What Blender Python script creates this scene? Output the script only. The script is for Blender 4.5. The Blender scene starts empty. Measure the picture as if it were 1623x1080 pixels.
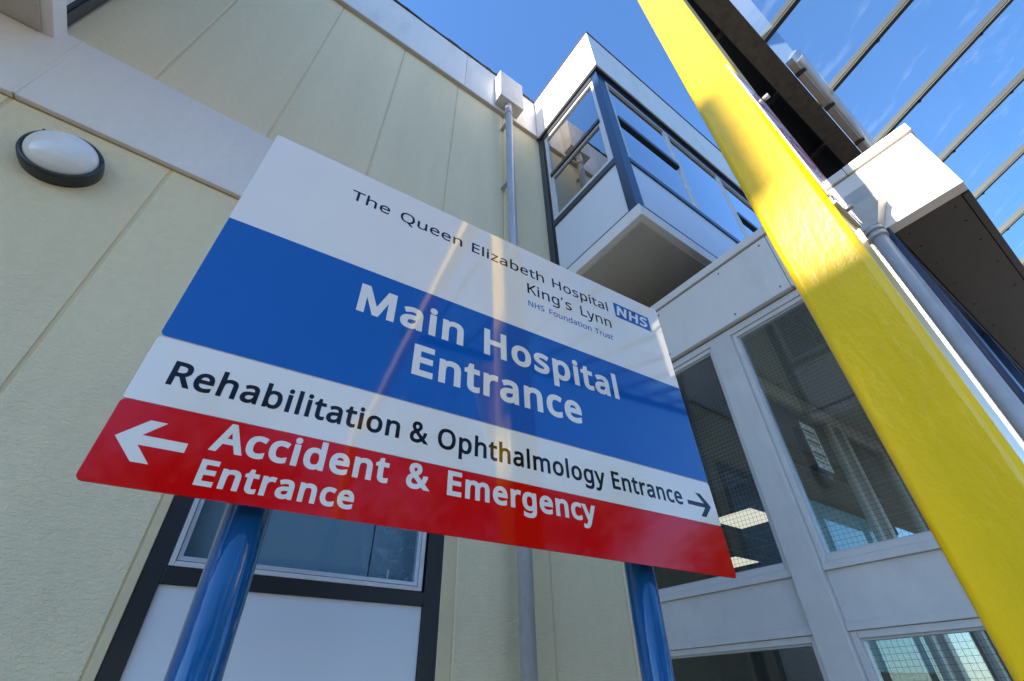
import bpy, bmesh, math, random
from mathutils import Vector, Matrix

scene = bpy.context.scene
COL = scene.collection
H = 1.4                       # camera height above the pavement; heights below are given from camera level

# ------------------------------------------------------------------ camera
cam_d = bpy.data.cameras.new('camera')
cam_d.sensor_width = 36.0
cam_d.lens = 16.29
cam_d.clip_start = 0.02
cam_d.clip_end = 800
cam = bpy.data.objects.new('camera', cam_d)
COL.objects.link(cam)
R_ = Vector((0.8143, -0.5802, -0.0183)); U_ = Vector((-0.3461, -0.5106, 0.7871)); F_ = Vector((0.4660, 0.6346, 0.6165))
cam.matrix_world = Matrix(((R_.x, U_.x, -F_.x, 0), (R_.y, U_.y, -F_.y, 0), (R_.z, U_.z, -F_.z, H), (0, 0, 0, 1)))
scene.camera = cam

# ------------------------------------------------------------------ sky, sun, exposure
SUN_EL = math.radians(28.0)
SUN_AZ = math.radians(1.2)          # the sun stands behind the camera, a little over a degree round towards the wall
sun_dir = Vector((-math.cos(SUN_EL) * math.cos(SUN_AZ), math.cos(SUN_EL) * math.sin(SUN_AZ), math.sin(SUN_EL)))
world = bpy.data.worlds.new('World')
scene.world = world
world.use_nodes = True
wn = world.node_tree
wn.nodes.clear()
wo = wn.nodes.new('ShaderNodeOutputWorld'); wb = wn.nodes.new('ShaderNodeBackground'); ws = wn.nodes.new('ShaderNodeTexSky')
ws.sky_type = 'NISHITA'
ws.sun_disc = False
ws.sun_elevation = SUN_EL
ws.sun_rotation = math.atan2(sun_dir.x, sun_dir.y)
ws.air_density = 1.25
ws.dust_density = 0.2
ws.ozone_density = 9.5
wb.inputs[1].default_value = 0.121
wn.links.new(ws.outputs[0], wb.inputs[0]); wn.links.new(wb.outputs[0], wo.inputs[0])
sl = bpy.data.lights.new('sun', 'SUN'); sl.energy = 5.0; sl.angle = math.radians(0.55); sl.color = (1.0, 0.90, 0.76)
sun = bpy.data.objects.new('sun', sl); COL.objects.link(sun)
sun.rotation_euler = (-sun_dir).to_track_quat('-Z', 'Y').to_euler()
sun.location = (-20, 0, 30)
scene.view_settings.view_transform = 'Standard'
scene.view_settings.look = 'None'
scene.view_settings.gamma = 1.0
scene.view_settings.exposure = 1.70
scene.view_settings.use_curve_mapping = False
scene.cycles.max_bounces = 10
scene.cycles.transparent_max_bounces = 24
scene.cycles.use_denoising = True

# ------------------------------------------------------------------ materials
def new_mat(name):
    m = bpy.data.materials.new(name); m.use_nodes = True
    return m, m.node_tree, m.node_tree.nodes, m.node_tree.links

def mat(name, col, rough=0.5, metal=0.0, spec=0.5, coat=0.0, var=0.0, vscale=3.0, bump=0.0, bscale=(60, 60, 60), bdist=0.002,
        dirt=None, dirtamt=0.0, dscale=6.0, bdetail=3.0, coat_rough=0.03, sheen=False):
    m, nt, N, L = new_mat(name)
    b = N['Principled BSDF']
    b.inputs['Roughness'].default_value = rough
    b.inputs['Metallic'].default_value = metal
    b.inputs['Specular IOR Level'].default_value = spec
    b.inputs['Coat Weight'].default_value = coat
    b.inputs['Coat Roughness'].default_value = coat_rough
    b.inputs['Base Color'].default_value = (*col, 1)
    tc = N.new('ShaderNodeTexCoord')
    last = None
    if var > 0:
        n = N.new('ShaderNodeTexNoise'); n.inputs['Scale'].default_value = vscale; n.inputs['Detail'].default_value = 6; n.inputs['Roughness'].default_value = 0.62
        L.new(tc.outputs['Object'], n.inputs['Vector'])
        mr = N.new('ShaderNodeMapRange'); mr.inputs['From Min'].default_value = 0.3; mr.inputs['From Max'].default_value = 0.7
        mr.inputs['To Min'].default_value = 1 - var; mr.inputs['To Max'].default_value = 1 + var * 0.6
        L.new(n.outputs['Fac'], mr.inputs['Value'])
        mx = N.new('ShaderNodeMix'); mx.data_type = 'RGBA'; mx.blend_type = 'MULTIPLY'; mx.inputs['Factor'].default_value = 1
        mx.inputs['A'].default_value = (*col, 1)
        L.new(mr.outputs['Result'], mx.inputs['B']); last = mx.outputs['Result']
        L.new(last, b.inputs['Base Color'])
    if dirt:
        n = N.new('ShaderNodeTexNoise'); n.inputs['Scale'].default_value = dscale; n.inputs['Detail'].default_value = 9; n.inputs['Roughness'].default_value = 0.7
        mp = N.new('ShaderNodeMapping'); mp.inputs['Scale'].default_value = (1, 1, 0.25)
        L.new(tc.outputs['Object'], mp.inputs['Vector']); L.new(mp.outputs['Vector'], n.inputs['Vector'])
        mr = N.new('ShaderNodeMapRange'); mr.inputs['From Min'].default_value = 0.5; mr.inputs['From Max'].default_value = 0.78
        mr.inputs['To Min'].default_value = 0; mr.inputs['To Max'].default_value = dirtamt
        L.new(n.outputs['Fac'], mr.inputs['Value'])
        mx = N.new('ShaderNodeMix'); mx.data_type = 'RGBA'
        if last: L.new(last, mx.inputs['A'])
        else: mx.inputs['A'].default_value = (*col, 1)
        mx.inputs['B'].default_value = (*dirt, 1)
        L.new(mr.outputs['Result'], mx.inputs['Factor'])
        L.new(mx.outputs['Result'], b.inputs['Base Color'])
    if bump > 0:
        mp = N.new('ShaderNodeMapping'); mp.inputs['Scale'].default_value = bscale
        L.new(tc.outputs['Object'], mp.inputs['Vector'])
        n = N.new('ShaderNodeTexNoise'); n.inputs['Scale'].default_value = 1.0; n.inputs['Detail'].default_value = bdetail; n.inputs['Roughness'].default_value = 0.55
        L.new(mp.outputs['Vector'], n.inputs['Vector'])
        bp = N.new('ShaderNodeBump'); bp.inputs['Strength'].default_value = bump; bp.inputs['Distance'].default_value = bdist
        L.new(n.outputs['Fac'], bp.inputs['Height'])
        L.new(bp.outputs['Normal'], b.inputs['Normal'])
        if coat > 0: L.new(bp.outputs['Normal'], b.inputs['Coat Normal'])
    return m

def glass_mat(name, tint=(0.9, 0.95, 0.95), ior=1.55, haze=0.0, haze_col=(0.7, 0.72, 0.75), sscale=3.0, boost=1.0, stretch=(1, 1, 1)):
    m, nt, N, L = new_mat(name)
    N.remove(N['Principled BSDF'])
    out = N['Material Output']
    tr = N.new('ShaderNodeBsdfTransparent'); tr.inputs[0].default_value = (*tint, 1)
    gl = N.new('ShaderNodeBsdfGlossy'); gl.inputs['Roughness'].default_value = 0.0; gl.inputs['Color'].default_value = (1, 1, 1, 1)
    fr = N.new('ShaderNodeFresnel'); fr.inputs['IOR'].default_value = ior
    geo = N.new('ShaderNodeNewGeometry')
    inv = N.new('ShaderNodeMath'); inv.operation = 'SUBTRACT'; inv.inputs[0].default_value = 1
    L.new(geo.outputs['Backfacing'], inv.inputs[1])
    mu = N.new('ShaderNodeMath'); mu.operation = 'MULTIPLY'; mu.use_clamp = True
    mb = N.new('ShaderNodeMath'); mb.operation = 'MULTIPLY'; mb.inputs[1].default_value = boost; mb.use_clamp = True
    L.new(fr.outputs[0], mb.inputs[0]); L.new(mb.outputs[0], mu.inputs[0]); L.new(inv.outputs[0], mu.inputs[1])
    mix = N.new('ShaderNodeMixShader')
    L.new(mu.outputs[0], mix.inputs[0]); L.new(tr.outputs[0], mix.inputs[1]); L.new(gl.outputs[0], mix.inputs[2])
    last = mix.outputs[0]
    if haze > 0:
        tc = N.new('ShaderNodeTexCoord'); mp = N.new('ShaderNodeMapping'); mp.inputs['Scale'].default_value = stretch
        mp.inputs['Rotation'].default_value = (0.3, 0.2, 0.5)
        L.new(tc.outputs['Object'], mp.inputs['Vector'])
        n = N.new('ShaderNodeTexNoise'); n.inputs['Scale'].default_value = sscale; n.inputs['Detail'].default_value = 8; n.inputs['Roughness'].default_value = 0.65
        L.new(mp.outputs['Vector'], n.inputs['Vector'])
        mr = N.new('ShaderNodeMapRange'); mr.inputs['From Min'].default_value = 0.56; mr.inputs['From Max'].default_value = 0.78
        mr.inputs['To Min'].default_value = haze * 0.15; mr.inputs['To Max'].default_value = haze
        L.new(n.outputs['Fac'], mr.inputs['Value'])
        df = N.new('ShaderNodeBsdfTranslucent'); df.inputs[0].default_value = (*haze_col, 1)
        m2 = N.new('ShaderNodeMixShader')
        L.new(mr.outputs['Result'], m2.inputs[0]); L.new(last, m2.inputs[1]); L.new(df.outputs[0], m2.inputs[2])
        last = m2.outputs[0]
    L.new(last, out.inputs['Surface'])
    return m

def emit_mat(name, col, strength):
    m, nt, N, L = new_mat(name)
    b = N['Principled BSDF']; b.inputs['Base Color'].default_value = (*col, 1); b.inputs['Roughness'].default_value = 0.6
    b.inputs['Emission Color'].default_value = (*col, 1); b.inputs['Emission Strength'].default_value = strength
    return m

def wall_mat(name, col, ridge=0.5, dist=0.005):
    """painted tyrolean render: ripples dragged sideways plus grain, faint rain streaks"""
    m, nt, N, L = new_mat(name)
    b = N['Principled BSDF']; b.inputs['Roughness'].default_value = 0.62; b.inputs['Specular IOR Level'].default_value = 0.3
    g = N.new('ShaderNodeNewGeometry')
    mp = N.new('ShaderNodeMapping'); mp.inputs['Scale'].default_value = (32, 32, 84)
    L.new(g.outputs['Position'], mp.inputs['Vector'])
    n1 = N.new('ShaderNodeTexNoise'); n1.inputs['Scale'].default_value = 1; n1.inputs['Detail'].default_value = 5; n1.inputs['Roughness'].default_value = 0.62; n1.inputs['Distortion'].default_value = 0.6
    L.new(mp.outputs['Vector'], n1.inputs['Vector'])
    n2 = N.new('ShaderNodeTexNoise'); n2.inputs['Scale'].default_value = 170; n2.inputs['Detail'].default_value = 3
    L.new(g.outputs['Position'], n2.inputs['Vector'])
    ad = N.new('ShaderNodeMath'); ad.operation = 'MULTIPLY_ADD'; ad.inputs[1].default_value = 0.5
    L.new(n2.outputs['Fac'], ad.inputs[0]); L.new(n1.outputs['Fac'], ad.inputs[2])
    bp = N.new('ShaderNodeBump'); bp.inputs['Strength'].default_value = ridge; bp.inputs['Distance'].default_value = dist
    L.new(ad.outputs[0], bp.inputs['Height']); L.new(bp.outputs['Normal'], b.inputs['Normal'])
    # colour: slow cloudy variation and faint vertical water marks
    mp2 = N.new('ShaderNodeMapping'); mp2.inputs['Scale'].default_value = (2.6, 2.6, 0.35)
    L.new(g.outputs['Position'], mp2.inputs['Vector'])
    n3 = N.new('ShaderNodeTexNoise'); n3.inputs['Scale'].default_value = 1; n3.inputs['Detail'].default_value = 7; n3.inputs['Roughness'].default_value = 0.6
    L.new(mp2.outputs['Vector'], n3.inputs['Vector'])
    n4 = N.new('ShaderNodeTexNoise'); n4.inputs['Scale'].default_value = 22; n4.inputs['Detail'].default_value = 5
    L.new(g.outputs['Position'], n4.inputs['Vector'])
    ml = N.new('ShaderNodeMath'); ml.operation = 'MULTIPLY_ADD'; ml.inputs[1].default_value = 0.35
    L.new(n4.outputs['Fac'], ml.inputs[0]); L.new(n3.outputs['Fac'], ml.inputs[2])
    mr = N.new('ShaderNodeMapRange'); mr.inputs['From Min'].default_value = 0.4; mr.inputs['From Max'].default_value = 1.0
    mr.inputs['To Min'].default_value = 0.92; mr.inputs['To Max'].default_value = 1.08
    L.new(ml.outputs[0], mr.inputs['Value'])
    mx = N.new('ShaderNodeMix'); mx.data_type = 'RGBA'; mx.blend_type = 'MULTIPLY'; mx.inputs['Factor'].default_value = 1
    mx.inputs['A'].default_value = (*col, 1); L.new(mr.outputs['Result'], mx.inputs['B'])
    L.new(mx.outputs['Result'], b.inputs['Base Color'])
    return m

M = {}
M['render'] = wall_mat('cream_painted_render', (0.89, 0.74, 0.47), 0.75, 0.012)
M['render_joint'] = mat('render_joint_paint', (0.74, 0.59, 0.35), 0.7, var=0.08)
M['band'] = wall_mat('white_painted_render', (0.80, 0.74, 0.67), 0.4, 0.006)
M['para'] = mat('white_parapet_paint', (0.80, 0.75, 0.70), 0.5, var=0.05, vscale=2, dirt=(0.4, 0.36, 0.3), dirtamt=0.35, dscale=5)
M['fascia'] = mat('white_fascia_board', (0.76, 0.72, 0.67), 0.35, var=0.05, vscale=2.5, dirt=(0.42, 0.38, 0.33), dirtamt=0.32, dscale=5)
M['panelw'] = mat('pale_grey_laminate', (0.70, 0.71, 0.73), 0.28, var=0.03, vscale=1.2, bump=0.06, bscale=(2, 2, 2), bdist=0.01)
M['dark'] = mat('dark_grey_frame_paint', (0.030, 0.036, 0.045), 0.32, var=0.12, vscale=9)
M['navy'] = mat('navy_frame_paint', (0.012, 0.035, 0.085), 0.22, var=0.12, vscale=9)
M['black'] = mat('black_frame_paint', (0.012, 0.013, 0.016), 0.4, var=0.1, vscale=9)
M['alu'] = mat('white_coated_aluminium', (0.62, 0.60, 0.58), 0.30, var=0.07, vscale=6, dirt=(0.32, 0.30, 0.27), dirtamt=0.25, dscale=7, bump=0.05, bscale=(200, 200, 6), bdist=0.0006)
M['alug'] = mat('grey_aluminium_rail', (0.55, 0.57, 0.60), 0.3, metal=0.3, var=0.06, vscale=9)
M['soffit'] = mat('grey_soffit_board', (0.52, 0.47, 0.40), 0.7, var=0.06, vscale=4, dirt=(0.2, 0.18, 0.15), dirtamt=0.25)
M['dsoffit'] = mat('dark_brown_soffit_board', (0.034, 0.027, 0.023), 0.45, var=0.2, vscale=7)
M['rust'] = mat('weathered_dark_steel', (0.095, 0.074, 0.056), 0.75, var=0.35, vscale=14, bump=0.5, bscale=(60, 60, 60), bdist=0.0015, dirt=(0.13, 0.11, 0.08), dirtamt=0.5, dscale=16)
M['bar'] = mat('bronze_glazing_bar', (0.028, 0.022, 0.019), 0.45, var=0.2, vscale=12)
M['gasket'] = mat('pale_glazing_gasket', (0.34, 0.30, 0.27), 0.7, var=0.2, vscale=20)
M['blackb'] = mat('black_gutter_lining', (0.008, 0.008, 0.009), 0.6)
M['yellow'] = mat('yellow_gloss_paint', (0.95, 0.605, 0.001), 0.28, spec=0.35, coat=0.3, coat_rough=0.04, var=0.05, vscale=9, dirt=(0.45, 0.27, 0.01), dirtamt=0.10, dscale=60, bump=0.7, bscale=(60, 60, 24), bdist=0.0017, bdetail=3.0)
M['bluepost'] = mat('blue_gloss_paint', (0.0, 0.085, 0.25), 0.08, spec=0.45, coat=0.4, coat_rough=0.03, var=0.10, vscale=20, bump=0.6, bscale=(70, 70, 14), bdist=0.0011, bdetail=3.0)
M['pipeg'] = mat('grey_painted_pipe', (0.46, 0.45, 0.44), 0.33, var=0.1, vscale=14, dirt=(0.2, 0.2, 0.2), dirtamt=0.35, dscale=12, bump=0.2, bscale=(60, 60, 20), bdist=0.001)
M['hopper'] = mat('pale_concrete_paint', (0.62, 0.60, 0.57), 0.7, var=0.1, vscale=8, dirt=(0.3, 0.27, 0.22), dirtamt=0.5, dscale=7)
M['signw'] = mat('white_sign_vinyl', (0.82, 0.75, 0.665), 0.05, spec=0.85, var=0.035, vscale=3, bump=0.05, bscale=(4, 4, 4), bdist=0.004)
M['signb'] = mat('blue_sign_vinyl', (0.0, 0.092, 0.37), 0.05, spec=0.55, var=0.035, vscale=3, bump=0.05, bscale=(4, 4, 4), bdist=0.004)
M['signr'] = mat('red_sign_vinyl', (0.66, 0.0, 0.002), 0.065, spec=0.36, var=0.035, vscale=3, bump=0.05, bscale=(4, 4, 4), bdist=0.004)
M['signk'] = mat('black_lettering_vinyl', (0.004, 0.004, 0.006), 0.065, spec=0.36, bump=0.05, bscale=(4, 4, 4), bdist=0.004)
M['signback'] = mat('grey_sign_backing', (0.35, 0.36, 0.38), 0.5, metal=0.5)
M['lampring'] = mat('dark_grey_lamp_plastic', (0.030, 0.033, 0.036), 0.38, spec=0.5)
M['lampglass'] = mat('opal_lamp_plastic', (0.82, 0.79, 0.74), 0.14, spec=0.5, coat=0.3)
M['screw'] = mat('zinc_screw', (0.22, 0.22, 0.22), 0.45, metal=0.8)
M['felt'] = mat('roof_edge_felt', (0.055, 0.05, 0.045), 0.9, bump=0.8, bscale=(40, 40, 40), bdist=0.02, var=0.3)
M['glass'] = glass_mat('window_glass', (0.84, 0.89, 0.89), 1.6, boost=1.45)
M['glassw'] = glass_mat('smooth_window_glass', (0.85, 0.9, 0.92), 1.5, boost=0.9)
M['glassb'] = glass_mat('bay_window_glass', (0.55, 0.62, 0.66), 1.8, boost=2.4)
M['glassr'] = glass_mat('canopy_glass', (0.86, 0.95, 0.97), 1.5, haze=0.08, sscale=6.0, stretch=(1, 0.14, 1))  # whitish streaks in the glass colour stand in for reflections
M['lampcover'] = mat('clear_lamp_cover', (0.62, 0.64, 0.66), 0.12, coat=0.5)
M['lampcover'].node_tree.nodes['Principled BSDF'].inputs['Alpha'].default_value = 0.42
M['eaves'] = glass_mat('cloudy_eaves_sheet', (0.8, 0.86, 0.92), 1.45, haze=0.9, sscale=3.0)
M['tube'] = mat('white_tube', (0.8, 0.8, 0.8), 0.3)
M['lampbody'] = mat('beige_lamp_tray', (0.42, 0.36, 0.30), 0.5, var=0.1, vscale=20)
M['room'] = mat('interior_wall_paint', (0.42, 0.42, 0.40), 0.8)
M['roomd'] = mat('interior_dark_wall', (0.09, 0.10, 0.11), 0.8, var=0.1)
M['ceil'] = mat('ceiling_tile', (0.45, 0.47, 0.47), 0.85, var=0.04, vscale=60)
M['floor'] = mat('interior_vinyl_floor', (0.18, 0.18, 0.19), 0.4)
M['blind'] = mat('blue_grey_blind', (0.26, 0.37, 0.44), 0.8, var=0.05)
M['curtain'] = mat('pale_net_curtain', (0.25, 0.34, 0.40), 0.9, var=0.06, vscale=9)
M['light'] = emit_mat('lit_ceiling_panel', (1.0, 0.90, 0.74), 0.32)
M['screen'] = mat('pale_blue_sky_glow', (0.50, 0.78, 0.88), 0.35)  # pale blue painted in for skylight at the inner screen
M['paper'] = mat('poster_paper', (0.86, 0.86, 0.85), 0.6)
M['ink'] = mat('poster_ink', (0.03, 0.03, 0.035), 0.6)
M['wire'] = mat('glass_wire', (0.05, 0.055, 0.055), 0.45, metal=0.4)
M['pave'] = mat('concrete_paving', (0.30, 0.265, 0.215), 0.85, var=0.15, vscale=1.5, bump=0.4, bscale=(30, 30, 30), bdist=0.004)
M['asphalt'] = mat('asphalt', (0.05, 0.05, 0.052), 0.9, var=0.2, vscale=2)
M['court'] = mat('pale_bounce_paving', (0.50, 0.42, 0.32), 0.9, var=0.15, vscale=0.5)
M['brick'] = mat('buff_brick_wall', (0.33, 0.25, 0.17), 0.8, var=0.15, vscale=5)
M['leaf'] = mat('tree_leaf', (0.06, 0.10, 0.025), 0.5, var=0.4, vscale=1.5)
M['bark'] = mat('tree_bark', (0.10, 0.075, 0.05), 0.9, var=0.3, vscale=6)
M['redink'] = mat('red_print', (0.50, 0.012, 0.03), 0.35, coat=0.6)
M['warnw'] = mat('white_notice_face', (0.62, 0.64, 0.72), 0.25, coat=0.6)
M['bluecloth'] = mat('blue_cloth', (0.01, 0.09, 0.42), 0.8)

# ------------------------------------------------------------------ object helpers
ORG = {}
def props(o, label=None, cat=None, group=None, kind=None):
    if label: o['label'] = label
    if cat: o['category'] = cat
    if group: o['group'] = group
    if kind: o['kind'] = kind
    return o

def empty(name, loc, label, cat, group=None, kind=None):
    o = bpy.data.objects.new(name, None); COL.objects.link(o)
    o.empty_display_size = 0.2
    loc = Vector((loc[0], loc[1], loc[2] + H))
    o.location = loc; ORG[o.name] = loc
    return props(o, label, cat, group, kind)

def mk(name, bm, material, parent=None, bevel=0.0, smooth=False, label=None, kind=None, seg=2, xf=None):
    """link a bmesh (heights from camera level) as one object with its origin at its own base centre"""
    if xf is not None: bm.transform(xf)
    bm.transform(Matrix.Translation((0, 0, H)))
    bmesh.ops.recalc_face_normals(bm, faces=bm.faces)
    vs = [v.co for v in bm.verts]
    lo = Vector([min(v[i] for v in vs) for i in range(3)]); hi = Vector([max(v[i] for v in vs) for i in range(3)])
    org = Vector(((lo.x + hi.x) / 2, (lo.y + hi.y) / 2, lo.z))
    bm.transform(Matrix.Translation(-org))
    me = bpy.data.meshes.new(name); bm.to_mesh(me); bm.free()
    me.materials.append(material)
    if smooth:
        for p in me.polygons: p.use_smooth = True
    o = bpy.data.objects.new(name, me); COL.objects.link(o)
    if parent is not None:
        o.parent = parent; o.location = org - ORG[parent.name]
    else:
        o.location = org
    ORG[o.name] = org
    if bevel > 0:
        bv = o.modifiers.new('bevel', 'BEVEL'); bv.width = bevel; bv.segments = seg; bv.limit_method = 'ANGLE'; bv.angle_limit = math.radians(40)
        bv.harden_normals = True
    if label: o['label'] = label
    if kind: o['kind'] = kind
    return o

def bx(bm, x0, x1, y0, y1, z0, z1):
    vs = [bm.verts.new(p) for p in ((x0, y0, z0), (x1, y0, z0), (x1, y1, z0), (x0, y1, z0), (x0, y0, z1), (x1, y0, z1), (x1, y1, z1), (x0, y1, z1))]
    for f in ((0, 3, 2, 1), (4, 5, 6, 7), (0, 1, 5, 4), (1, 2, 6, 5), (2, 3, 7, 6), (3, 0, 4, 7)):
        bm.faces.new([vs[i] for i in f])

def box(name, x, y, z, material, parent=None, bevel=0.002, **k):
    bm = bmesh.new(); bx(bm, *x, *y, *z)
    return mk(name, bm, material, parent, bevel, **k)

def beam_bm(bm, p0, p1, w, h, up=(0, 0, 1), off=0.0):
    """a straight bar from p0 to p1, w wide, h deep hanging below the line"""
    p0 = Vector(p0); p1 = Vector(p1); d = (p1 - p0).normalized(); s = d.cross(Vector(up)).normalized(); u = s.cross(d)
    vs = []
    for p in (p0, p1):
        for a, b in ((-w / 2, off - h), (w / 2, off - h), (w / 2, off), (-w / 2, off)):
            vs.append(bm.verts.new(p + s * a + u * b))
    for f in ((0, 1, 2, 3), (7, 6, 5, 4), (0, 4, 5, 1), (1, 5, 6, 2), (2, 6, 7, 3), (3, 7, 4, 0)):
        bm.faces.new([vs[i] for i in f])

def cyl(bm, p0, p1, r0, r1=None, n=32, caps=True):
    r1 = r0 if r1 is None else r1
    p0 = Vector(p0); p1 = Vector(p1); d = (p1 - p0).normalized()
    a = Vector((0, 0, 1)) if abs(d.z) < 0.9 else Vector((1, 0, 0))
    s = d.cross(a).normalized(); t = d.cross(s)
    A = [bm.verts.new(p0 + (s * math.cos(2 * math.pi * i / n) + t * math.sin(2 * math.pi * i / n)) * r0) for i in range(n)]
    B = [bm.verts.new(p1 + (s * math.cos(2 * math.pi * i / n) + t * math.sin(2 * math.pi * i / n)) * r1) for i in range(n)]
    for i in range(n):
        f = bm.faces.new((A[i], A[(i + 1) % n], B[(i + 1) % n], B[i])); f.smooth = True
    if caps:
        bm.faces.new(A); bm.faces.new(B)

def tube(name, p0, p1, r, material, parent=None, r1=None, n=40, **k):
    bm = bmesh.new(); cyl(bm, p0, p1, r, r1, n)
    return mk(name, bm, material, parent, **k)

def lathe_y(bm, cx, cy, cz, prof, n=64):
    """profile of (radius, depth towards -y) spun round the y axis"""
    rings = []
    for r, d in prof:
        if r < 1e-6: rings.append([bm.verts.new((cx, cy - d, cz))]); continue
        rings.append([bm.verts.new((cx + r * math.cos(2 * math.pi * i / n), cy - d, cz + r * math.sin(2 * math.pi * i / n))) for i in range(n)])
    for a, b in zip(rings, rings[1:]):
        for i in range(n):
            j = (i + 1) % n
            if len(a) == 1: f = bm.faces.new((a[0], b[i], b[j]))
            elif len(b) == 1: f = bm.faces.new((a[i], a[j], b[0]))
            else: f = bm.faces.new((a[i], a[j], b[j], b[i]))
            f.smooth = True

def frame_bm(bm, a0, a1, z0, z1, w, d0, d1, axis='y'):
    """four-sided frame, a = along, d = through; axis is the facing axis"""
    def b(u0, u1, w0, w1):
        if axis == 'y': bx(bm, u0, u1, d0, d1, w0, w1)
        else: bx(bm, d0, d1, u0, u1, w0, w1)
    b(a0, a0 + w, z0, z1); b(a1 - w, a1, z0, z1); b(a0 + w, a1 - w, z0, z0 + w); b(a0 + w, a1 - w, z1 - w, z1)

def frame(name, a0, a1, z0, z1, w, d0, d1, axis, material, parent, bevel=0.003, **k):
    bm = bmesh.new(); frame_bm(bm, a0, a1, z0, z1, w, d0, d1, axis)
    return mk(name, bm, material, parent, bevel, **k)

# ------------------------------------------------------------------ ground
box('ground', (-150, 200), (-200, 200), (-H - 0.3, -H - 0.004), M['asphalt'], None, 0, kind='structure')
box('pavement', (-13.9, 40), (-3.0, 2.4), (-H - 0.1, -H), M['pave'], None, 0, kind='structure')
box('bounce_forecourt', (-60, 60), (-60.0, -3.01), (-H - 0.12, -H - 0.02), M['court'], None, 0, kind='structure')  # unseen ground, made pale to bounce warm sunlight onto the walls

# ------------------------------------------------------------------ hospital building
hb = empty('hospital_building', (0, 2.4, -H), 'cream rendered two storey hospital building with white parapet and projecting window bays', 'building')
# structural wall behind the render panels, leaving the ground-floor window open
bm = bmesh.new()
bx(bm, -13.9, -0.03, 2.4065, 2.7, -H, 2.52); bx(bm, 1.29, 2.68, 2.4065, 2.7, -H, 2.52); bx(bm, -0.03, 1.29, 2.4065, 2.7, 1.9, 2.52)
bx(bm, -0.03, 1.29, 2.4065, 2.7, -H, -1.0)
bx(bm, -13.9, 9.5, 2.4065, 2.7, 2.52, 6.9)
mk('wall', bm, M['render_joint'], hb)
def rpanel(x0, x1, z0, z1):
    return box('wall_panel', (x0 + 0.008, x1 - 0.008), (2.40, 2.412), (z0, z1), M['render'], hb, 0.0055, seg=4)
xs = [-0.713 - 0.724 * k for k in range(19)][::-1]
for a, b in zip(xs, xs[1:]): rpanel(a, b, -H, 2.53)
rpanel(-0.713, -0.055, -H, 2.53)
rpanel(-0.055, 1.35, 1.93, 2.53)
rpanel(1.35, 2.02, -H, 2.53); rpanel(2.02, 2.665, -H, 2.53)
box('window_trim', (-0.055, -0.022), (2.398, 2.4135), (-H, 1.93), M['render_joint'], hb, 0.004)
box('window_trim', (1.272, 1.35), (2.404, 2.4135), (-H, 1.93), M['render_joint'], hb, 0.004)
box('corner_trim', (2.665, 2.69), (2.395, 2.6), (-H, 2.52), M['render'], hb, 0.008)
xs = [-1.08, -0.39, 0.332, 1.03, 1.695, 2.30]
rpanel(-1.56, -1.08, 3.2, 5.99)
for a, b in zip(xs, xs[1:]): rpanel(a, b, 3.2, 5.99)
xs = [-4.5 - 0.7 * k for k in range(14)][::-1]
for a, b in zip(xs, xs[1:]): rpanel(a, b, 3.2, 5.99)
# white band at first-floor level
bxs = [-13.9, -11.0, -8.6, -6.2, -3.8, -1.43, 0.97, 2.27]
for a, b in zip(bxs, bxs[1:]):
    box('band_panel', (a + 0.003, b - 0.003), (2.366, 2.402), (2.535, 3.205), M['band'], hb, 0.006, seg=3)
for x in bxs[1:-1]:
    box('joint_bead', (x - 0.009, x + 0.009), (2.360, 2.372), (2.537, 3.203), M['band'], hb, 0.004)
# parapet
pxs = [-13.9, -10.9, -7.9, -4.9, -1.9, 1.1, 2.24]
for a, b in zip(pxs, pxs[1:]):
    box('parapet_panel', (a + 0.002, b - 0.002), (2.36, 2.42), (6.00, 6.93), M['para'], hb, 0.003)
box('drip_strip', (-13.9, 2.24), (2.352, 2.402), (5.972, 5.998), M['soffit'], hb, 0.002)
rr = random.Random(5)
bm = bmesh.new()
n = 260; prev = None
for i in range(n + 1):
    x = -13.9 + i * 16.14 / n
    zt = 6.962 + rr.uniform(-0.008, 0.010); y0 = 2.345 + rr.uniform(-0.006, 0.004)
    ring = [bm.verts.new((x, y0, 6.93)), bm.verts.new((x, y0, zt)), bm.verts.new((x, 2.5, zt)), bm.verts.new((x, 2.5, 6.93))]
    if prev:
        for k in range(4): bm.faces.new((prev[k], prev[(k + 1) % 4], ring[(k + 1) % 4], ring[k]))
    prev = ring
mk('roof_felt_edge', bm, M['felt'], hb)
box('roof', (-13.9, 9.5), (2.5, 14), (6.7, 6.9), M['felt'], hb, 0)

# ground-floor window
wbm = bmesh.new()
bx(wbm, -0.022, 0.048, 2.408, 2.50, -1.0, 1.9); bx(wbm, 1.180, 1.272, 2.408, 2.50, -1.0, 1.9)
bx(wbm, 0.048, 1.180, 2.408, 2.50, 0.392, 0.452); bx(wbm, 0.048, 1.180, 2.408, 2.50, 1.82, 1.9); bx(wbm, 0.048, 1.180, 2.408, 2.50, -1.0, -0.94)
win = mk('window', wbm, M['black'], hb, 0.003)
frame('sash_frame', 0.053, 1.165, 0.456, 1.815, 0.020, 2.412, 2.47, 'y', M['alu'], win)
frame('sash_frame', 0.075, 1.143, 0.480, 1.793, 0.018, 2.424, 2.46, 'y', M['alug'], win, 0.002)
box('pane', (0.0935, 1.1245), (2.438, 2.444), (0.4985, 1.7745), M['glassw'], win, 0)
box('spandrel_panel', (0.048, 1.180), (2.424, 2.45), (-0.94, 0.392), M['panelw'], win, 0.003)
box('blind', (0.05, 0.92), (2.56, 2.565), (0.3, 1.95), M['blind'], win, 0)
box('net_curtain', (0.925, 1.20), (2.55, 2.555), (0.3, 1.95), M['curtain'], win, 0)
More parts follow.
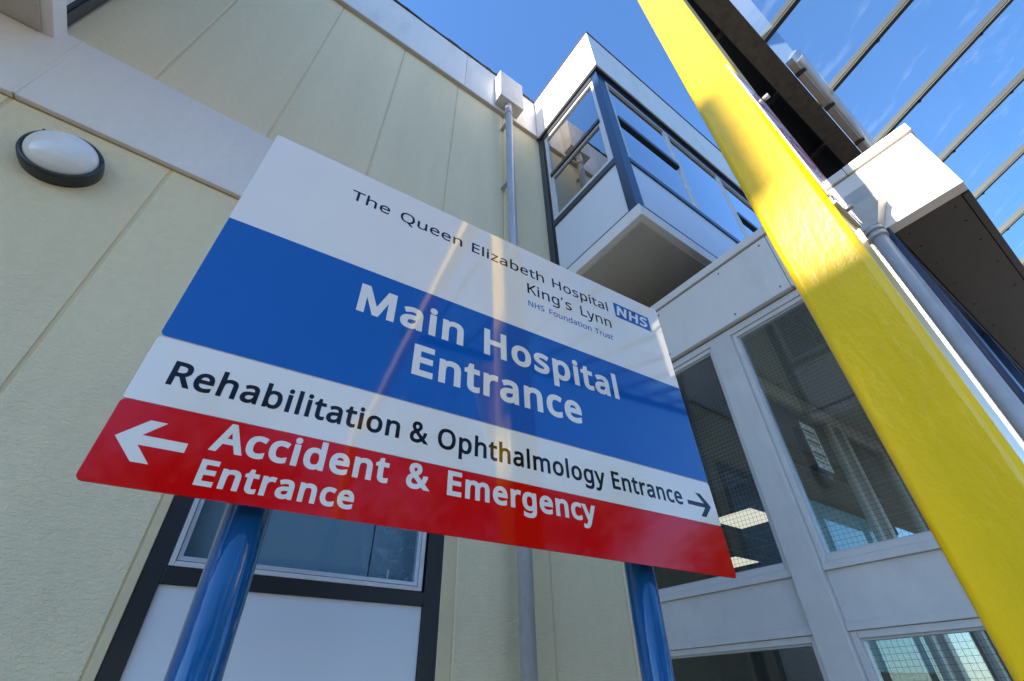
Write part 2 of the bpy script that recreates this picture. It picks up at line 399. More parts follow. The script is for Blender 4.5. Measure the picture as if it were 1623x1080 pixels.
tube('blind_cord', (1.015, 2.52, 0.47), (1.015, 2.52, 0.56), 0.006, M['alu'], win, n=10)
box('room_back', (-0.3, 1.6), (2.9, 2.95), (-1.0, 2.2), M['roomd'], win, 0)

# projecting bays on the upper floor
def bay(x0, x1, lights, stepx):
    """lights = list of (x_start, x_end, transom) across the front"""
    yw, yf = 2.40, 1.29
    s = 'bay'
    b = mk('projecting_bay', (lambda q: (bx(q, x0 - 0.035, x1 + 0.035, 1.245, yw, 3.105, 3.24), q)[1])(bmesh.new()), M['para'], hb, 0.004)
    # underside board with a drip groove round it
    box('soffit_board', (x0 + 0.02, x1 - 0.02), (1.30, 2.36), (3.090, 3.1045), M['soffit'], b, 0.004)
    for jx in [x0 + 1.22 * k for k in range(1, int((x1 - x0) / 1.22) + 1)]:
        box('soffit_batten', (jx - 0.004, jx + 0.004), (1.30, 2.36), (3.086, 3.0897), M['soffit'], b, 0)
    for xf, sg in ((x0, -1), (x1, 1)):
        def X(d0, d1):
            a = xf + sg * -d0; c = xf + sg * -d1
            return (min(a, c), max(a, c))
        box('bottom_rail', X(0, 0.06), (1.375, 2.31), (3.241, 3.305), M['dark'], b, 0.003)
        box('infill_panel', X(0.012, 0.05), (1.375, 2.285), (3.305, 4.05), M['panelw'], b, 0.002)
        box('wall_post', X(-0.004, 0.06), (2.315, 2.398), (3.241, 5.93), M['dark'], b, 0.003)
        box('wall_post', X(0.004, 0.055), (2.285, 2.3145), (3.305, 5.93), M['black'], b, 0.002)
        box('sill_rail', X(-0.006, 0.06), (1.375, 2.285), (4.05, 4.135), M['dark'], b, 0.003)
        box('head_rail', X(-0.01, 0.06), (1.375, 2.285), (5.85, 5.93), M['dark'], b, 0.003)
        f = frame('window_frame', 1.376, 2.284, 4.136, 5.849, 0.042, *X(0.004, 0.05), 'x', M['alu'], b)
        box('transom', X(-0.012, 0.045), (1.42, 2.24), (4.93, 4.985), M['dark'], f, 0.003)
        box('sash_rail', X(0.0, 0.04), (1.42, 2.24), (4.986, 5.010), M['alu'], f, 0.002)
        frame('sash', 1.419, 2.241, 4.179, 4.929, 0.026, *X(0.010, 0.045), 'x', M['alu'], f, 0.002)
        box('pane', X(0.026, 0.032), (1.419, 2.241), (5.010, 5.806), M['glassb'], f, 0)
        box('pane', X(0.026, 0.032), (1.446, 2.214), (4.206, 4.903), M['glassb'], f, 0)
    for xa, xb in ((x0 - 0.004, x0 + 0.125), (x1 - 0.125, x1 + 0.004)):
        bm = bmesh.new(); bx(bm, xa, xb, 1.286, 1.374, 3.241, 5.93)
        mk('corner_post', bm, M['navy'] if stepx > 0 else M['dark'], b, 0.004)
    # front
    box('bottom_rail', (x0 + 0.125, x1 - 0.125), (1.29, 1.34), (3.241, 3.385), M['navy'], b, 0.003)
    box('sill_rail', (x0 + 0.125, x1 - 0.125), (1.284, 1.34), (4.09, 4.165), M['navy'], b, 0.003)
    box('head_rail', (x0 + 0.125, x1 - 0.125), (1.282, 1.34), (5.86, 5.93), M['navy'], b, 0.003)
    for xa, xb, tr in lights:
        box('infill_panel', (xa, xb), (1.300, 1.335), (3.385, 4.09), M['panelw'], b, 0.002)
        f = frame('window_frame', xa, xb, 4.166, 5.859, 0.036, 1.292, 1.335, 'y', M['alu'], b)
        if tr:
            box('transom', (xa + 0.037, xb - 0.037), (1.278, 1.335), (4.955, 5.03), M['dark'], f, 0.003)
            box('sash_rail', (xa + 0.037, xb - 0.037), (1.286, 1.33), (5.031, 5.052), M['alug'], f, 0.002)
            box('pane', (xa + 0.036, xb - 0.036), (1.308, 1.314), (5.052, 5.823), M['glassb'], f, 0)
            box('pane', (xa + 0.036, xb - 0.036), (1.308, 1.314), (4.202, 4.955), M['glassb'], f, 0)
        else:
            box('pane', (xa + 0.036, xb - 0.036), (1.308, 1.314), (4.202, 5.823), M['glassb'], f, 0)
    # fascia round the top with a shadow-gap board under it
    box('fascia_underboard', (x0 - 0.03, x1 + 0.03), (1.25, 2.355), (5.931, 5.955), M['dark'], b, 0.002)
    bm = bmesh.new(); bx(bm, x0 - 0.045, x1 + 0.045, 1.235, 2.359, 5.957, 6.93)
    mk('fascia', bm, M['para'], b, 0.004)
    box('roof_trim', (x0 - 0.055, x1 + 0.055), (1.225, 2.359), (6.932, 6.955), M['felt'], b, 0.003)
    box('back_wall', (x0 + 0.15, x1 - 0.15), (2.37, 2.39), (3.25, 5.92), M['room'], b, 0)
    return b
fl = [(2.41, 3.50, True), (3.505, 4.63, False), (4.635, 5.76, True), (5.765, 6.89, False), (6.895, 8.0, True), (8.005, 8.87, False)]
bay(2.28, 9.0, fl, 1)
fl = [(-4.375, -3.55, True), (-3.545, -2.55, False), (-2.545, -1.685, True)]
bay(-4.5, -1.56, fl, -1)

# ------------------------------------------------------------------ rain pipe on the wall
dp_ = empty('rain_pipe', (1.725, 2.28, -H), 'grey rain pipe with boxed hopper head running down the cream wall', 'drainpipe')
tube('pipe', (1.740, 2.28, -H), (1.700, 2.275, 6.1), 0.044, M['pipeg'], dp_)
for z in (5.82, 3.02, 0.9, -0.6):
    xx = 1.740 - 0.04 * (z + H) / 7.5
    tube('collar', (xx, 2.28, z), (xx, 2.28, z + 0.07), 0.051, M['pipeg'], dp_)
for z in (5.6, 4.35, 2.2):
    box('bracket', (1.655, 1.70), (2.30, 2.40), (z, z + 0.03), M['pipeg'], dp_, 0.003)
bm = bmesh.new(); bx(bm, 1.535, 1.895, 2.205, 2.358, 6.075, 6.765)
mk('hopper_head', bm, M['hopper'], dp_, 0.004)

# ------------------------------------------------------------------ bulkhead lamp
bl = empty('bulkhead_lamp', (-1.09, 2.4, 2.23), 'round white bulkhead lamp in a dark grey ring on the cream wall', 'wall lamp')
bm = bmesh.new()
lathe_y(bm, -1.09, 2.4, 2.235, [(0.160, 0.0), (0.163, 0.03), (0.163, 0.062), (0.158, 0.072), (0.150, 0.076), (0.146, 0.076), (0.143, 0.068), (0.143, 0.05)])
mk('ring', bm, M['lampring'], bl)
bm = bmesh.new()
prof = [(0.1425, 0.055)] + [(0.1425 * math.cos(t), 0.062 + 0.085 * math.sin(t)) for t in [i * math.pi / 2 / 14 for i in range(15)]]
prof[-1] = (0, 0.147)
lathe_y(bm, -1.09, 2.4, 2.235, prof)
mk('diffuser', bm, M['lampglass'], bl)
for a in (20, 140, 260):
    a = math.radians(a); cx = -1.09 + 0.1545 * math.cos(a); cz = 2.235 + 0.1545 * math.sin(a)
    tube('screw', (cx, 2.326, cz), (cx, 2.322, cz), 0.0055, M['black'], bl, n=12)

# ------------------------------------------------------------------ entrance block
eb = empty('entrance_lobby', (2.74, 1.2, -H), 'single storey glazed entrance lobby with white fascia, aluminium frames and wired glass', 'entrance')
fxs = [2.40, 0.67, -0.25]
box('fascia_board', (2.70, 2.78), (0.665, 2.362), (2.058, 2.545), M['fascia'], eb, 0.002)
box('fascia_board', (2.70, 2.78), (-0.25, 0.661), (2.058, 2.545), M['fascia'], eb, 0.002)
box('fascia_trim', (2.684, 2.80), (0.095, 2.362), (2.556, 2.622), M['fascia'], eb, 0.003)
box('fascia_trim', (2.684, 2.80), (-0.262, 0.092), (2.556, 2.624), M['fascia'], eb, 0.003)
box('shadow_gap', (2.712, 2.79), (-0.245, 2.362), (2.5452, 2.5558), M['black'], eb, 0)
for y in (2.3, 1.62, 1.05, 0.72, 0.61, -0.2):
    for z in (2.10, 2.50):
        tube('screw', (2.7002, y, z), (2.697, y, z), 0.0075, M['screw'], eb, n=10)
box('roof_deck', (2.80, 9.4), (-0.24, 2.36), (2.50, 2.60), M['felt'], eb, 0)
box('head_rail', (2.735, 2.84), (0.13, 2.395), (1.995, 2.045), M['alu'], eb, 0.003)
box('head_gap', (2.75, 2.84), (0.13, 2.395), (2.0455, 2.0575), M['black'], eb, 0)
box('mullion', (2.715, 2.85), (1.15, 1.305), (-H, 1.994), M['alu'], eb, 0.004)
box('jamb', (2.72, 2.85), (2.318, 2.394), (-H, 1.994), M['alu'], eb, 0.004)
box('jamb', (2.705, 2.74), (2.36, 2.3945), (-H, 2.05), M['alug'], eb, 0.002)
box('corner_post', (2.735, 2.85), (0.13, 0.225), (-H, 1.994), M['alu'], eb, 0.004)
box('corner_angle', (2.70, 2.90), (0.098, 0.126), (-H, 2.056), M['navy'], eb, 0.003)
def wires(y0, y1, z0, z1, x, par, step=0.024):
    bm = bmesh.new(); r = 0.00055
    n = int((y1 - y0) / step)
    for i in range(1, n): bx(bm, x - r, x + r, y0 + i * step - r, y0 + i * step + r, z0, z1)
    n = int((z1 - z0) / step)
    for i in range(1, n): bx(bm, x - r, x + r, y0, y1, z0 + i * step - r, z0 + i * step + r)
    return mk('wire_mesh', bm, M['wire'], par, kind='stuff')
for ya, yb in ((1.306, 2.317), (0.226, 1.149)):
    for za, zb in ((0.53, 1.994), (-0.62, 0.234)):
        f = frame('window_frame', ya, yb, za, zb, 0.030, 2.745, 2.82, 'x', M['alu'], eb)
        frame('glazing_bead', ya + 0.030, yb - 0.030, za + 0.030, zb - 0.030, 0.010, 2.760, 2.80, 'x', M['alug'], f, 0.001)
        box('pane', (2.776, 2.782), (ya + 0.030, yb - 0.030), (za + 0.030, zb - 0.030), M['glass'], f, 0)
        wires(ya + 0.04, yb - 0.04, za + 0.04, zb - 0.04, 2.786, f)
    box('rail', (2.735, 2.83), (ya, yb), (0.492, 0.529), M['alu'], eb, 0.003)
    box('rail', (2.735, 2.83), (ya, yb), (0.235, 0.272), M['alu'], eb, 0.003)
    box('infill_panel', (2.752, 2.80), (ya, yb), (0.2722, 0.4918), M['alu'], eb, 0.002)
    box('rail', (2.735, 2.83), (ya, yb), (-0.66, -0.6205), M['alu'], eb, 0.003)
    box('infill_panel', (2.752, 2.80), (ya, yb), (-H, -0.6605), M['alu'], eb, 0.002)
# overhanging dark soffit to the right of the lobby
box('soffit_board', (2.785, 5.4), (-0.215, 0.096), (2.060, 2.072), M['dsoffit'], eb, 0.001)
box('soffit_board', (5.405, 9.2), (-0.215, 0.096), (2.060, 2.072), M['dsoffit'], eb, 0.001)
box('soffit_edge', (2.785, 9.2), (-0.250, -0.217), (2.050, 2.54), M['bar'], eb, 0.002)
for x in (2.86, 3.02, 3.25, 3.55, 3.9, 4.3, 4.8):
    for y in (-0.17, 0.05):
        tube('soffit_screw', (x, y, 2.0598), (x, y, 2.056), 0.005, M['black'], eb, n=10)
# side wall of the lobby under the soffit
box('side_frame', (2.90, 9.2), (0.10, 0.16), (1.93, 2.058), M['navy'], eb, 0.002)
box('side_frame', (2.90, 9.2), (0.10, 0.16), (-H, -0.9), M['navy'], eb, 0.002)
for x in (4.1, 5.4, 6.7, 8.0): box('side_post', (x, x + 0.06), (0.10, 0.16), (-0.9, 1.93), M['navy'], eb, 0.002)
box('side_pane', (2.90, 9.2), (0.125, 0.131), (-0.9, 1.93), M['glass'], eb, 0)
# interior
box('interior_floor', (2.86, 10), (0.17, 6), (-H, -H + 0.02), M['floor'], eb, 0)
box('interior_ceiling', (2.86, 10), (0.17, 6), (2.045, 2.07), M['ceil'], eb, 0)
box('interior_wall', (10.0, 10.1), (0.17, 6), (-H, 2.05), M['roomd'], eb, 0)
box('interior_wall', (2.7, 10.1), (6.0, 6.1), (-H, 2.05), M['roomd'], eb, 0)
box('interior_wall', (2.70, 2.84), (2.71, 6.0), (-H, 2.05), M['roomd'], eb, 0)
for k in range(1, 9): box('ceiling_batten', (2.86 + 0.8 * k - 0.012, 2.86 + 0.8 * k + 0.012), (0.17, 6), (2.038, 2.0448), M['alug'], eb, 0)
for k in range(1, 9): box('ceiling_batten', (2.86, 10), (0.17 + 0.66 * k - 0.012, 0.17 + 0.66 * k + 0.012), (2.039, 2.0446), M['alug'], eb, 0)
for i, (x, y) in enumerate(((6.35, 3.28), (8.6, 5.0), (4.6, 4.9))):
    t = empty('ceiling_light', (x + 0.35, y + 0.3, 2.03), ['lit square ceiling light nearest the right edge of the sign inside the lobby', 'lit ceiling light deep inside the lobby below the sign corner', 'lit ceiling light hidden behind the sign in the lobby'][i], 'ceiling light', 'lit ceiling lights in the lobby')
    frame('light_frame', x, x + 0.75, 0, 0.04, 0.001, y, y + 0.6, 'y', M['alu'], t, 0) if False else box('light_frame', (x - 0.02, x + 0.77), (y - 0.02, y + 0.64), (2.028, 2.0376), M['alu'], t, 0.002)
    box('light_diffuser', (x, x + 0.75), (y, y + 0.62), (2.020, 2.0278), M['light'], t, 0.002)
bm = bmesh.new()
for k in range(18): beam_bm(bm, (3.55, 1.55, 1.34 + k * 0.036), (3.55, 2.30, 1.34 + k * 0.036), 0.024, 0.0015, up=(0.5, 0, 0.86))
mk('blind_slats', bm, M['alug'], eb, kind='stuff')
# inner glazed screen
pa = empty('inner_screen', (4.1, 1.38, -H), 'pale framed glazed inner screen with a poster, seen through the wired glass', 'glazed screen')
box('top_rail', (3.22, 5.6), (1.35, 1.41), (1.90, 2.02), M['alu'], pa, 0.004)
for x in (3.22, 4.42, 4.66, 5.54): box('upright', (x, x + 0.075), (1.352, 1.408), (-H + 0.02, 1.899), M['alu'], pa, 0.004)
box('pane', (3.295, 4.42), (1.377, 1.383), (-0.9, 1.899), M['glass'], pa, 0)
box('pane', (4.735, 5.54), (1.377, 1.383), (-0.9, 1.899), M['glass'], pa, 0)
box('sky_glow_panel', (3.36, 4.42), (1.395, 1.41), (0.10, 1.07), M['screen'], pa, 0.003)  # added sheet, its pale blue stands in for bright outdoor light
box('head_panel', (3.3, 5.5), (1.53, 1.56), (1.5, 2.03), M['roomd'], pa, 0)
po = empty('poster', (3.9, 1.34, 1.35), 'white printed poster taped inside on the glazed screen', 'poster')
box('sheet', (3.79, 4.03), (1.3435, 1.3445), (1.345, 1.725), M['paper'], po, 0)
bm = bmesh.new(); r2 = random.Random(3)
for zc, hh in ((1.66, 0.022), (1.625, 0.012), (1.57, 0.022), (1.54, 0.010), (1.47, 0.022), (1.44, 0.010), (1.40, 0.01)):
    x = 3.81
    while x < 3.99:
        w = r2.uniform(0.012, 0.035)
        bx(bm, x, min(x + w, 4.01), 1.3425, 1.3433, zc - hh / 2, zc + hh / 2); x += w + 0.008
mk('print', bm, M['ink'], po)

# grey pipe and hopper in front of the lobby corner
gp = empty('canopy_pipe', (2.655, 0.158, -H), 'smooth grey canopy downpipe with tapered outlet beside the yellow column', 'drainpipe')
tube('pipe', (2.655, 0.158, -H), (2.655, 0.158, 2.03), 0.036, M['pipeg'], gp)
for z in (1.985, 2.03):
    tube('collar', (2.655, 0.158, z), (2.655, 0.158, z + 0.028), 0.046, M['pipeg'], gp)
bm = bmesh.new()
t_ = [(2.618, 0.20, 2.06), (2.618, 0.118, 2.06), (2.699, 0.118, 2.06), (2.699, 0.20, 2.06), (2.675, 0.26, 2.42), (2.675, 0.02, 2.42), (2.699, 0.02, 2.42), (2.699, 0.26, 2.42)]
t_[4:] = [(2.672, 0.21, 2.40), (2.672, 0.035, 2.40), (2.699, 0.035, 2.40), (2.699, 0.21, 2.40)]
t_.insert(4, None); t_.pop(4)
mid = [(2.590, 0.205, 2.24), (2.590, 0.030, 2.22), (2.699, 0.030, 2.22), (2.699, 0.205, 2.24)]
L0 = [bm.verts.new(p) for p in t_[:4]]; L1 = [bm.verts.new(p) for p in mid]; L2 = [bm.verts.new(p) for p in t_[4:]]
for A, B in ((L0, L1), (L1, L2)):
    for i in range(4): bm.faces.new((A[i], A[(i + 1) % 4], B[(i + 1) % 4], B[i]))
bm.faces.new(L0); bm.faces.new(L2)
mk('outlet_hopper', bm, M['pipeg'], gp, 0.002)

# ------------------------------------------------------------------ glazed canopy
gc = empty('glass_canopy', (1.0, -1.5, 2.7), 'sloping glass canopy with dark bronze glazing bars on a rusty steel edge beam', 'canopy')
SL = 0.463; SK = 0.105
def cz(y): return 3.797 + SL * (-y - 0.041)
bm = bmesh.new(); bx(bm, 1.50, 4.0, -0.038, 0.098, 3.600, 3.620); bx(bm, 1.50, 4.0, -0.038, -0.026, 3.620, 3.78)
mk('edge_beam', bm, M['rust'], gc, 0.002)
bm = bmesh.new(); bx(bm, 1.50, 4.0, -0.0255, 0.092, 3.622, 3.78)
mk('beam_web', bm, M['rust'], gc, 0.002)
box('gutter_lining', (1.50, 4.6), (0.100, 0.33), (3.80, 3.82), M['blackb'], gc, 0)
box('gutter_upstand', (1.50, 4.6), (0.331, 0.341), (3.70, 3.86), M['blackb'], gc, 0)
for x in (2.0, 2.75, 3.5): box('gutter_bracket', (x, x + 0.036), (0.100, 0.33), (3.765, 3.7995), M['dsoffit'], gc, 0.002)
X0 = [2.292 + 0.793 * k for k in range(-1, 9)]
YT = -5.2
pts = []
for x in X0:
    p0 = Vector((x, 0.0, cz(0))); p1 = Vector((x + SK * (-YT), YT, cz(YT)))
    bm = bmesh.new(); beam_bm(bm, p0, p1, 0.054, 0.056, off=-0.004)
    g = mk('glazing_bar', bm, M['bar'], gc, 0.002)
    bm = bmesh.new(); beam_bm(bm, p0 + Vector((-0.016, 0, -0.0)), p1 + Vector((-0.016, 0, 0)), 0.009, 0.062, off=-0.004)
    mk('gasket', bm, M['gasket'], g)
    pts.append((p0, p1))
    bm = bmesh.new()
    for q in range(1, 9):
        c = p0.lerp(p1, q / 9.5) + Vector((0.02, 0, -0.055 if q % 2 else -0.052))
        bx(bm, c.x - 0.008, c.x + 0.008, c.y - 0.012, c.y + 0.012, c.z - 0.016, c.z + 0.004)
    mk('bar_clips', bm, M['bar'], g, kind='stuff')
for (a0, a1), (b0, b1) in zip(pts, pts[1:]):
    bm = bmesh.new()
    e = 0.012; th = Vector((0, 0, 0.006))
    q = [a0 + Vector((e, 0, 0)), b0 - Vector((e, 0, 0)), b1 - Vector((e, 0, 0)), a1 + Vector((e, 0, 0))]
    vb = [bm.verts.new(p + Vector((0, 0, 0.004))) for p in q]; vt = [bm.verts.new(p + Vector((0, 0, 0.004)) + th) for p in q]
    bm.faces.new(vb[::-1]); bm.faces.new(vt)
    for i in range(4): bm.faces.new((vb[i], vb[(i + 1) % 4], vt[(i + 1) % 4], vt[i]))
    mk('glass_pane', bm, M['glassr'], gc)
bm = bmesh.new(); beam_bm(bm, (1.5, YT, cz(YT)), (9.5, YT, cz(YT)), 0.10, 0.14, off=-0.055)
mk('ridge_beam', bm, M['rust'], gc, 0.002)
box('eaves_strip', (1.5, 4.0), (-0.125, -0.040), (3.762, 3.768), M['eaves'], gc, 0)
# yellow tie beam over the column
bm = bmesh.new(); bx(bm, 1.113, 1.233, -5.2, 0.234, 3.73, 3.93)
mk('tie_beam', bm, M['yellow'], gc, 0.010, seg=4, label='yellow painted tie beam crossing over the glass')

# ------------------------------------------------------------------ yellow column
yc = empty('yellow_column', (1.04, 0.16, -H), 'thick glossy yellow square steel column in front of the entrance', 'column')
bm = bmesh.new(); bx(bm, 0.970, 1.112, 0.0865, 0.2345, -H, 3.93)
mk('shaft', bm, M['yellow'], yc, 0.016, seg=6)
box('base_plate', (0.90, 1.18), (0.02, 0.30), (-H, -H + 0.015), M['yellow'], yc, 0.003)
yc2 = empty('yellow_column', (1.04, -5.1, -H), 'second yellow column at the outer edge of the canopy, outside the frame', 'column')
bm = bmesh.new(); bx(bm, 0.970, 1.112, -5.17, -5.03, -H, 3.93)
mk('shaft', bm, M['yellow'], yc2, 0.016, seg=6)
# notice on its side
nb = empty('notice_board', (1.08, 0.08, 0.944), 'white notice with red rings bolted to the side of the yellow column', 'notice')
NM = Matrix.Translation((1.005, 0.0825, 1.176)) @ Matrix.Rotation(math.radians(-14), 4, 'Y')   # it hangs askew
def nplate(name, poly, t0, t1, material, par):
    bm = bmesh.new()
    A = [bm.verts.new((u, t0, v)) for u, v in poly]; B = [bm.verts.new((u, t1, v)) for u, v in poly]
    bm.faces.new(A); bm.faces.new(B[::-1])
    for i in range(len(poly)):
        j = (i + 1) % len(poly); bm.faces.new((A[i], B[i], B[j], A[j]))
    return mk(name, bm, material, par, xf=NM)
def rect(u0, u1, v0, v1): return [(u0, v0), (u1, v0), (u1, v1), (u0, v1)]
board = nplate('board', rect(-0.115, 0.115, -0.262, 0.262), -0.003, 0.0, M['warnw'], nb)
nplate('board_edge', rect(-0.1165, -0.1152, -0.262, 0.262), -0.0034, 0.0, M['paper'], nb)
for q in (rect(-0.105, -0.100, -0.25, 0.25), rect(0.100, 0.105, -0.25, 0.25), rect(-0.0998, 0.0998, -0.25, -0.245), rect(-0.0998, 0.0998, 0.245, 0.25)):
    nplate('red_border', q, -0.0038, -0.0032, M['redink'], nb)
def ring(cu, cv, ra, rb):
    bm = bmesh.new(); n = 56; A = []
    for i in range(n):
        t = 2 * math.pi * i / n
        A.append([[bm.verts.new((cu + r * math.cos(t), d, cv + r * math.sin(t))) for d in (-0.0032, -0.0038)] for r in (ra, rb)])
    for i in range(n):
        a, b = A[i], A[(i + 1) % n]
        bm.faces.new((a[0][1], b[0][1], b[1][1], a[1][1])); bm.faces.new((a[0][0], b[0][0], b[1][0], a[1][0]))
        bm.faces.new((a[0][0], b[0][0], b[0][1], a[0][1])); bm.faces.new((a[1][0], b[1][0], b[1][1], a[1][1]))
    return mk('red_ring', bm, M['redink'], nb, xf=NM)
ring(0.0, -0.06, 0.078, 0.094); ring(0.0, -0.06, 0.045, 0.052)
nplate('red_bar', rect(-0.07, 0.07, 0.12, 0.14), -0.0038, -0.0032, M['redink'], nb)
tube('bolt', (1.075, 0.0795, 1.50), (1.075, 0.062, 1.50), 0.008, M['alug'], nb, n=12)
tube('bolt', (1.03, 0.088, 0.890), (1.03, 0.064, 0.890), 0.007, M['screw'], nb, n=12)
box('clamp', (0.975, 1.10), (0.0785, 0.0862), (0.878, 0.902), M['alug'], nb, 0.001)

# ------------------------------------------------------------------ strip lamp under the glass
la = empty('strip_lamp', (3.1, -0.08, 3.6), 'weathered strip lamp with clear rounded cover beside the dark edge beam', 'strip lamp')
box('tray', (2.53, 3.95), (-0.092, -0.044), (3.625, 3.685), M['lampbody'], la, 0.004)
bm = bmesh.new(); n = 24
prof = [(-0.112 + 0.044 * math.cos(t), 3.678 + 0.066 * math.sin(t)) for t in [math.radians(-90 + 360 * i / n) for i in range(n)]]
rings = [[bm.verts.new((x, y, z)) for y, z in prof] for x in (2.54, 3.2, 3.945)]
for a, b in zip(rings, rings[1:]):
    for i in range(n):
        f = bm.faces.new((a[i], a[(i + 1) % n], b[(i + 1) % n], b[i])); f.smooth = True
bm.faces.new(rings[0]); bm.faces.new(rings[-1])
mk('clear_cover', bm, M['lampcover'], la)
tube('fluorescent_tube', (2.59, -0.112, 3.678), (3.9, -0.112, 3.678), 0.016, M['tube'], la, n=16)
for x in (2.62, 3.05, 3.55): box('clip', (x, x + 0.03), (-0.112, -0.041), (3.606, 3.624), M['dark'], la, 0.002)

